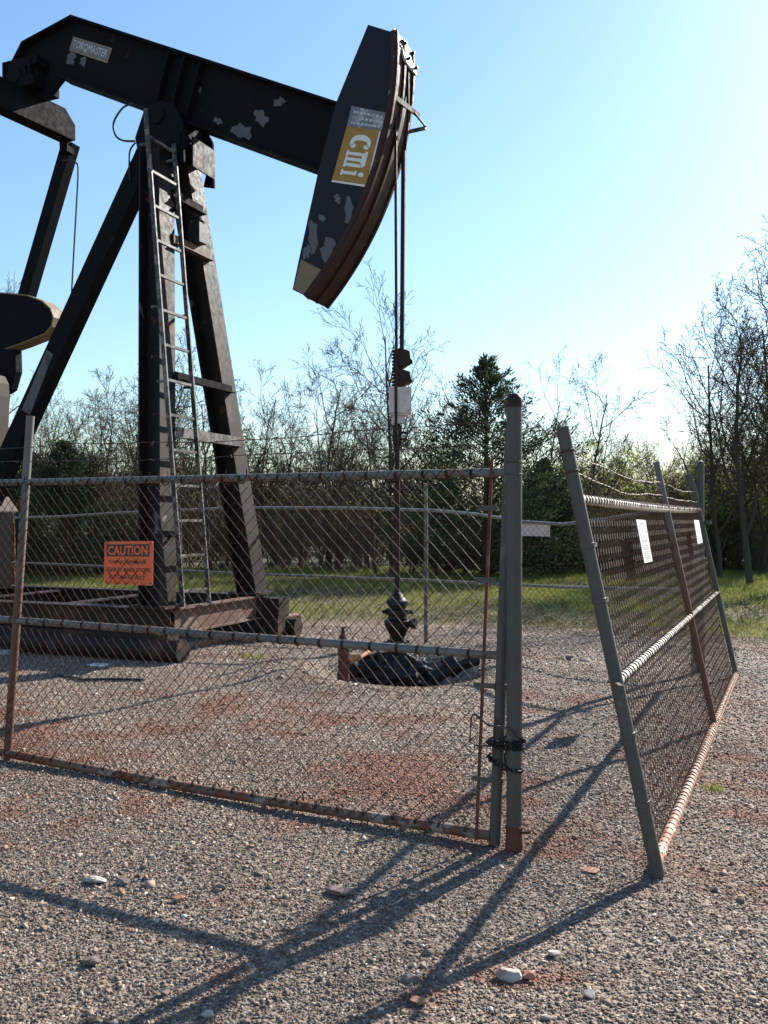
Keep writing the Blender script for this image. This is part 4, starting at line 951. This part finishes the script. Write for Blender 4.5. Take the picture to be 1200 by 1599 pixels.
# ------------------------------------------------------------------ loose things on the ground
M['rock'] = worn('pale_rock', (.36, .31, .27), (.46, .41, .36), (.3, .22, .17), th=.6, scale=18, rough=.9, rust=(.3, .17, .1), rust_th=.62, rust_scale=14, b_=.8)
M['rockdark'] = worn('dark_rock', (.14, .1, .085), (.2, .15, .13), (.26, .2, .17), th=.6, scale=18, rough=.9, rust=(.2, .1, .06), b_=.8)
M['rockred'] = worn('red_rock', (.3, .14, .09), (.36, .19, .12), (.4, .26, .18), th=.6, scale=18, rough=.9, b_=.8)
def rock(px, py, wpx, hpx, m, label, seed, group=None):
    q = random.Random(seed); c = at(px, py+hpx*.4); sx = wpx/F*c.y/2; sz = hpx/F*c.y*.62
    c.z = float(gh(c.x, c.y)); b = MB(); nth, nph = 14, 9; v = []
    dirs = [Vector((q.gauss(0, 1), q.gauss(0, 1), q.gauss(0, 1))).normalized() for _ in range(13)]; cut = [q.uniform(.4, .8) for _ in dirs]
    prof = [(0, -1)]+[None]
    vs = [Vector((0, 0, -1))]
    for j in range(1, nph):
        ph = -math.pi/2+math.pi*j/nph
        for i in range(nth): a = 2*math.pi*(i+.5*(j % 2))/nth; vs.append(Vector((math.cos(ph)*math.cos(a), math.cos(ph)*math.sin(a), math.sin(ph))))
    vs.append(Vector((0, 0, 1))); out = []
    for p in vs:
        for d, k in zip(dirs, cut):
            e = p.dot(d)-k
            if e > 0: p = p-d*e
        out.append(c+Vector((p.x*sx*1.7, p.y*sx*1.2, p.z*sz*1.0+sz*.42+.004)))
    fc = [(0, 1+(i+1) % nth, 1+i) for i in range(nth)]
    for j in range(nph-2):
        for i in range(nth): a = 1+j*nth+i; a2 = 1+j*nth+(i+1) % nth; b2 = 1+(j+1)*nth+i; b3 = 1+(j+1)*nth+(i+1) % nth; fc.append((a, a2, b3, b2))
    l = len(vs)-1; fc += [(l, 1+(nph-2)*nth+i, 1+(nph-2)*nth+(i+1) % nth) for i in range(nth)]
    b.add(out, fc); o = b.build('rock', m, None, False); tag(o, label, 'rock', group)
    return o
rock(798, 1516, 30, 19, 'rock', 'largest pale rock in the foreground, right of the crossing shadows', 1)
rock(825, 1518, 18, 13, 'rockred', 'brownish stone touching the right side of the big pale rock', 2)
rock(866, 1483, 17, 10, 'rock', 'pale stone above and right of the big pale rock', 3)
rock(533, 1386, 34, 17, 'rockdark', 'dark rock lying on the gravel left of the post shadow', 4)
rock(280, 1404, 16, 11, 'rockred', 'small reddish stone in the middle of the left foreground', 5)
rock(341, 1387, 16, 11, 'rockdark', 'grey brown stone just right of the small reddish stone', 6)
rock(148, 1374, 26, 10, 'rock', 'long flat white stone in the left foreground', 7)
rock(192, 1377, 20, 9, 'rockdark', 'flat dark stone right of the long white stone', 8)
rock(140, 1497, 26, 14, 'rockdark', 'flattish brown stone below the long gate shadow', 9)
rock(256, 1546, 14, 12, 'rockdark', 'dark stone near the bottom edge on the left', 10)
rock(322, 1581, 18, 10, 'rock', 'pale flat stone at the bottom edge by the post shadow', 11)
rock(655, 1560, 24, 10, 'rockred', 'flat pinkish stone between the two bottom shadows', 12)
rock(921, 1546, 20, 11, 'rock', 'pale stone alone in the lower right foreground', 13)
rock(852, 1584, 16, 11, 'rock', 'white stone near the bottom edge right of the shadows', 14)
rock(921, 1358, 22, 5, 'rockred', 'flat red brown stone on the gravel between the gates', 15)
rock(1116, 1385, 12, 9, 'rockdark', 'small dark round stone right of the leaning gate foot', 16)
rock(640, 1525, 22, 12, 'rockdark', 'brown stone inside the bottom of the long shadow', 17)
rock(888, 1028, 12, 9, 'rockdark', 'dark clod on the gravel behind the round post', 18)
rock(914, 1031, 14, 5, 'rockdark', 'flat dark clod right of the other clod behind the post', 19)
def cable(name, pts, r, m, label, cat):
    b = MB(); P = [at(*p) for p in pts]; out = []
    for i in range(len(P)-1):
        for j in range(6): p = P[i].lerp(P[i+1], j/6); p.z = float(gh(p.x, p.y))+r+.004; out.append(p)
    b.tube(out, r, 6); tag(b.build(name, m), label, cat)
cable('hose', [(88, 1057), (130, 1068), (180, 1070), (234, 1074)], .014, 'rubber', 'short dark hose lying on the gravel in front of the skid', 'hose')
cable('hose', [(-60, 1008), (30, 1014), (80, 1016), (140, 1024)], .014, 'rubber', 'black hose lying in the shade along the skid runner', 'hose')
def plank(name, px0, py0, px1, py1, wd, th, m, label, cat):
    a, b_ = at(px0, py0), at(px1, py1); a.z = float(gh(a.x, a.y))+th/2; b_.z = float(gh(b_.x, b_.y))+th/2
    b = MB(); d = b_-a; k = 6
    for i in range(1): b.beam(a, b_, wd, th)
    o = b.build(name, m, None, False); mo = o.modifiers.new('bevel', 'BEVEL'); mo.width = th*.25; mo.segments = 2; tag(o, label, cat)
plank('plank', 232, 1030, 352, 1000, .2, .06, 'wood', 'rust stained timber lying in front of the skid', 'plank')
plank('scrap_board', 142, 1043, 168, 1045, .12, .02, 'white', 'small white scrap lying beside the skid runner', 'scrap')
plank('scrap_board', -12, 1024, 22, 1020, .3, .05, 'pinkwhite', 'pale broken scrap on the gravel at the left edge', 'scrap')
plank('timber_block', 405, 975, 466, 968, .18, .1, 'wood', 'short brown timber block under the far skid corner', 'timber')
# weeds
def weed(px, py, r_, hgt, label, n_=140):
    c = at(px, py); 
    def ar(k): return c.x+nr.normal(0, r_, k), c.y+nr.normal(0, r_, k)
    o = blades('weed', n_, ar, hgt, .003, 'grass', None, .5); tag(o, label, 'weed')
weed(385, 1036, .035, .05, 'small green weed on the gravel in front of the skid, left one', 60)
weed(402, 1042, .045, .05, 'small green weed on the gravel in front of the skid, right one', 70)
weed(1118, 1230, .03, .035, 'tuft of grass beside the bottom rail of the leaning gate', 60)

# ------------------------------------------------------------------ trees
def grow(seed, H, r0, spread=.9, fork=.18, nl=(11, 8, 6, 4), up=.35, leaves=0.0, multi=1, rmin=.0055, leafsize=.026, wander=.1):
    q = random.Random(seed); big = MB(); tw = MB(); lv = []
    def rv(): return Vector((q.gauss(0, 1), q.gauss(0, 1), q.gauss(0, 1)))
    def branch(p, d, L, r, lev):
        k = (9, 6, 5, 3, 3)[lev]; pts = [p]; dd = d.copy(); rad = [r]
        for i in range(k):
            dd = (dd+rv()*(wander, .17, .2, .24, .2)[lev]+UP*(.03, up*.25, up*.2, up*.12, .04)[lev]).normalized(); pts.append(pts[-1]+dd*L/k)
            rad.append(max(rmin, r*(1-(.8 if lev else .75)*(i+1)/k)))
        (big if lev < 2 else tw).tube(pts, rad, (7, 5, 4, 3, 3)[lev], cap=False)
        if lev >= len(nl):
            if leaves and q.random() < leaves:
                for _ in range(q.randint(2, 5)): lv.append(pts[-1]+rv()*.06)
            return
        n_ = int(nl[lev]*q.uniform(.75, 1.25)); a0 = q.uniform(0, 6.28)
        for i in range(n_):
            t = (fork if lev == 0 else .15)+(1-(fork if lev == 0 else .15))*((i+q.uniform(.2, .8))/n_); x = t*k; j = min(int(x), k-1)
            pp = pts[j].lerp(pts[j+1], x-j); tg = (pts[j+1]-pts[j]).normalized(); a = a0+i*2.4; o_ = tg.orthogonal().normalized(); o_ = o_*math.cos(a)+tg.cross(o_)*math.sin(a)
            an = q.uniform(.45, .85)*spread; nd = (tg*math.cos(an)+o_*math.sin(an)).normalized()
            branch(pp, nd, L*((.5, .5, .5, .45)[lev])*(1.15-.6*t)*q.uniform(.8, 1.2), max(rmin, rad[j]*.55), lev+1)
    for i in range(multi):
        d = Vector((q.gauss(0, .06 if multi == 1 else .3), q.gauss(0, .06 if multi == 1 else .3), 1)).normalized()
        branch(Vector((q.uniform(-.15, .15), q.uniform(-.15, .15), -.05)) if multi > 1 else Vector((0, 0, -.05)), d, H*(1 if i == 0 else q.uniform(.6, .95)), r0*(1 if i == 0 else .7), 0)
    lb_ = MB()
    for c in lv:
        a = rv().normalized(); b = a.orthogonal().normalized(); s_ = leafsize*q.uniform(.6, 1.3)
        lb_.add([c-a*s_, c+b*s_*.5, c+a*s_, c-b*s_*.5], [(0, 1, 2, 3)])
    return big, tw, lb_
def mesh_of(mb, name, m, m2=None, mb2=None):
    me = bpy.data.meshes.new(name); v = mb.v; fc = list(mb.f); k = len(fc)
    if mb2: o = len(v); v = v+mb2.v; fc = fc+[tuple(i+o for i in q) for q in mb2.f]
    me.from_pydata(v, [], fc); me.materials.append(M[m])
    if mb2: 
        me.materials.append(M[m2]); mi = np.zeros(len(fc), np.int32); mi[k:] = 1; me.polygons.foreach_set('material_index', mi)
    me.update(); return me
KINDS = {}
def kind(key, **kw):
    leafm = kw.pop('leafm', 'bud'); a, b, c = grow(**kw); KINDS[key] = (mesh_of(a, 'trunk', 'bark'), mesh_of(b, 'crown', 'twig', leafm, c) if c.v else mesh_of(b, 'crown', 'twig'))
kind('bareA', seed=1, H=7.0, r0=.085, spread=.95)
kind('bareB', seed=2, H=6.4, r0=.075, spread=1.05, leaves=.06)
kind('bareC', seed=3, H=6.2, r0=.06, multi=3, nl=(9, 7, 5, 3), leaves=.1)
kind('slimD', seed=14, H=7.9, r0=.075, spread=.75, nl=(8, 6, 5, 3), fork=.3, wander=.05)
kind('leafE', seed=5, H=6.0, r0=.065, spread=.9, leaves=.5, nl=(11, 8, 5, 3))
kind('leafF', seed=6, H=5.6, r0=.05, multi=3, leaves=.4, nl=(9, 6, 5, 3))
kind('bareG', seed=8, H=6.6, r0=.085, spread=1.1, nl=(12, 8, 6, 4), fork=.12)
kind('slimH', seed=9, H=6.0, r0=.06, spread=.7, nl=(11, 6, 5, 3), leaves=.12)
def plant(key, px, Y, Hs, label, group=None, rot=None, name='bare_tree', cat='tree', wide=1.0):
    X = (px-CX)/F*Y
    o = empty(name, (X, Y, float(gh(X, Y))), 0, label, cat, group); o.rotation_euler.z = rng.uniform(0, 6.28) if rot is None else rot
    o.scale = (Hs*wide, Hs*wide, Hs)
    for nm, me in zip(('trunk', 'crown'), KINDS[key]):
        c = bpy.data.objects.new(nm, me); COL.objects.link(c); c.parent = o
    return o
# distinct ones
plant('slimD', 612, 25.5, .86, 'tall slender bare tree rising behind the polished rod', rot=4.4)
plant('bareG', 1172, 22.0, 1.04, 'large spreading bare tree at the right edge of the photo', rot=.4)
plant('bareA', 1125, 24.5, .84, 'bare tree beside the large spreading one, seen above the corner post')
plant('bareG', 8, 34.0, 1.75, 'tallest bare tree at the far left behind the counterweight', rot=3, wide=.6)
plant('leafE', 205, 29.0, 1.05, 'tree in pale new leaf between the rear and front legs of the pumpjack', name='budding_tree')
plant('leafF', 690, 30.0, .98, 'budding tree just left of the cedar', name='budding_tree')
plant('bareA', 925, 27.0, .74, 'bare tree just right of the round gate post')
plant('slimD', 850, 30.0, .72, 'thin bare tree between the cedar and the leaning stile')
G_ = 'bare trees of the thicket behind the grass'
lab = 'leafless grey tree in the tangled thicket behind the grass'
keys = ['bareA', 'bareB', 'bareC', 'bareG', 'slimH', 'bareB', 'bareC']
spots = []
for i, px in enumerate(range(-90, 920, 27)):
    spots.append((px+rng.uniform(-14, 14), 27+rng.uniform(-1.5, 6), rng.uniform(.66, .92)))
for i, (px, Y, hs) in enumerate(spots):
    if 700 < px < 830: hs *= .8
    if px > 840: hs *= .75
    plant(rng.choice(keys), px, Y, hs, lab, G_)
lab2 = 'low budding green tree in the thicket behind the leaning gate'
for px, Y, hs in ((880, 30, .72), (955, 31, .6), (990, 34, .62), (1022, 30, .55), (1060, 31, .62), (1095, 29, .75), (1010, 27, .45), (940, 34, .68)):
    plant(rng.choice(['leafE', 'leafF']), px, Y, hs, lab2, 'budding trees behind the leaning gate', name='budding_tree')
lab3 = 'leafless tree of the dense stand at the right, behind the grass'
for px, Y, hs in ((1065, 26, .68), (1145, 28, .88), (1190, 26.5, .95), (1225, 25, 1.0), (1250, 28, 1.0), (1090, 31, .8), (1205, 32, 1.0), (1262, 20.5, 1.0), (1300, 22, 1.05)):
    plant(rng.choice(['bareA', 'bareG', 'bareB', 'slimH']), px, Y, hs, lab3, 'bare trees at the right')
lab4 = 'yellow green budding tree in the background of the thicket'
for px, Y, hs in ((130, 33, .85), (300, 33, .85), (420, 31, .8), (500, 33, .9), (560, 31, .75), (655, 32, .85), (60, 32, .9), (1130, 30, .7), (1190, 29, .75)):
    plant(rng.choice(['leafE', 'leafF']), px, Y, hs, lab4, 'budding trees in the thicket', name='budding_tree')

def cedar_mesh(seed, H, rad, n_b=620):
    q = random.Random(seed); tr = MB(); tr.tube([Vector((0, 0, -.05)), Vector((.03, .02, H*.3)), Vector((0, .03, H*.7)), Vector((0, 0, H*.97))], [.14, .1, .05, .015], 8)
    fo = MB(); br = tr
    for i in range(n_b):
        t = (i+q.random())/n_b; z = H*(.03+.95*t); prof = min((1-t)**.66, (1-t)*1.7)*(1+.14*math.sin(t*11+seed))
        a = q.uniform(0, 6.283); R_ = rad*max(.06, prof)*q.uniform(.55, 1.4)*(1+.28*math.sin(3*a+t*13+seed)*(1-t*.4))
        d = Vector((math.cos(a), math.sin(a), q.uniform(.1, .55)+t*.5)).normalized(); p0 = Vector((0, 0, max(.1, z-R_*.35))); L = R_*1.05
        p1 = p0+d*L; 
        if i % 3 == 0: br.tube([p0, p0.lerp(p1, .5)+UP*.03, p1], [.02, .014, .006], 3, cap=False)
        n_l = int(22+70*L/rad)
        for j in range(n_l):
            u = q.uniform(.35, 1.03)**.7; c = p0.lerp(p1, u)+Vector((q.gauss(0, 1), q.gauss(0, 1), q.gauss(0, .8)))*(.05+.09*(1.1-u))*(L/rad+.45)
            dd = (d+Vector((q.gauss(0, .45), q.gauss(0, .45), q.gauss(.25, .4)))).normalized(); sd = dd.cross(Vector((q.gauss(0, 1), q.gauss(0, 1), q.gauss(0, 1)))).normalized(); s_ = q.uniform(.05, .12)
            fo.add([c, c+dd*s_*.5+sd*s_*.2, c+dd*s_*1.3, c+dd*s_*.5-sd*s_*.2], [(0, 1, 2, 3)])
    return mesh_of(tr, 'trunk', 'cedarbark'), mesh_of(fo, 'crown', 'cedar')
KINDS['cedar'] = cedar_mesh(3, 6.4, 3.2, 620)
KINDS['cedar2'] = cedar_mesh(5, 4.0, 1.9, 420)
plant('cedar', 760, 25.0, .97, 'dark pointed cedar standing behind the far fence, left of the round post', name='cedar_tree', rot=.5)
plant('cedar2', 100, 25.0, .95, 'low dark cedar behind the left stile of the gate', name='cedar_tree')
plant('cedar2', 30, 27.0, 1.0, 'low dark cedar at the left edge behind the pumpjack gearbox', name='cedar_tree')
plant('cedar2', 850, 26.5, .85, 'dark cedar just right of the tall pointed one, behind the round post', name='cedar_tree')
plant('cedar2', 700, 27.0, .72, 'small dark cedar at the left foot of the tall pointed one', name='cedar_tree')

# undergrowth: tangled brush in depth (stuff)
def brush(name, kinds, n_, ylo, yhi, slo, shi, m, m2, label, xr=None):
    arrs = []
    for kw in kinds:
        a, b, c = grow(**kw); v = np.array(a.v+b.v); fcs = np.array(a.f+[tuple(i+len(a.v) for i in q) for q in b.f], int); lv = np.array(c.v).reshape(-1, 3); lf = np.array(c.f, int).reshape(-1, 4); arrs.append((v, fcs, lv, lf))
    VS, FS, VL, FL = [], [], [], []; o1 = o2 = 0
    for i in range(n_):
        v, fc, lv, lf = arrs[i % len(arrs)]; y = rng.uniform(ylo, yhi); x = rng.uniform(-1, 1)*(.5*y+4) if xr is None else rng.uniform(*xr)*y; s_ = rng.uniform(slo, shi); a = rng.uniform(0, 6.283)
        px = 600+x/y*F; 
        if 930 < px < 1050: s_ *= .8
        if 640 < px < 870: y = max(y, 31.5)+rng.uniform(0, 3); x = (px-600)/F*y; s_ *= .6
        Rm = np.array([[math.cos(a), -math.sin(a), 0], [math.sin(a), math.cos(a), 0], [0, 0, rng.uniform(.8, 1.15)]])*s_
        VS.append(v@Rm.T+[x, y, -.02]); FS.append(fc+o1); o1 += len(v)
        if len(lv): VL.append(lv@Rm.T+[x, y, -.02]); FL.append(lf+o2); o2 += len(lv)
    def mk(nm, Vx, Fx, mm):
        V = np.concatenate(Vx); Fq = np.concatenate(Fx); me = bpy.data.meshes.new(nm); me.vertices.add(len(V)); me.vertices.foreach_set('co', V.reshape(-1)); me.loops.add(Fq.size); me.loops.foreach_set('vertex_index', Fq.reshape(-1).astype(np.int32))
        me.polygons.add(len(Fq)); me.polygons.foreach_set('loop_start', np.arange(len(Fq), dtype=np.int32)*4); me.update(calc_edges=True); me.materials.append(M[mm]); return me
    o = bpy.data.objects.new(name, mk(name, VS, FS, m)); COL.objects.link(o); tag(o, label, 'brush', kind='stuff')
    if VL:
        o = bpy.data.objects.new(name+'_leaves', mk(name, VL, FL, m2)); COL.objects.link(o); tag(o, 'small new leaves scattered through the '+label.split(' of ')[0], 'leaves', kind='stuff')
bk = [dict(seed=21, H=3.0, r0=.03, multi=6, nl=(7, 4, 3), fork=.05, leaves=.15, up=.5, rmin=.006, leafsize=.03), dict(seed=22, H=2.4, r0=.025, multi=8, nl=(6, 4, 3), fork=.03, spread=1.1, leaves=.2, rmin=.006, leafsize=.035), dict(seed=23, H=3.4, r0=.035, multi=5, nl=(8, 5, 3), fork=.1, leaves=.08, rmin=.007)]
brush('brush', bk, 240, 27, 37, .55, 1.1, 'brushtwig', 'bud', 'tangled brown brush of the thicket')
bk3 = [dict(seed=41, H=3.4, r0=.03, multi=5, nl=(8, 5, 4), fork=.1, leaves=.9, up=.4, rmin=.005, leafsize=.045), dict(seed=42, H=3.0, r0=.03, multi=6, nl=(7, 5, 4), fork=.1, leaves=.8, up=.4, rmin=.005, leafsize=.04)]
brush('green_brush', bk3, 50, 28, 38, .8, 1.2, 'brushtwig', 'bud', 'leafy green brush of the right hand thicket', xr=(.215, .46))
bk2 = [dict(seed=31, H=4.0, r0=.05, multi=5, nl=(9, 6, 4), fork=.05, leaves=.4, rmin=.012, leafsize=.06), dict(seed=32, H=4.4, r0=.06, multi=4, nl=(9, 6, 4), fork=.08, leaves=.3, rmin=.012, leafsize=.06)]
brush('far_woods', bk2, 170, 40, 64, .7, 1.1, 'bark', 'deadleaf', 'far off wood of brown trees beyond the thicket')
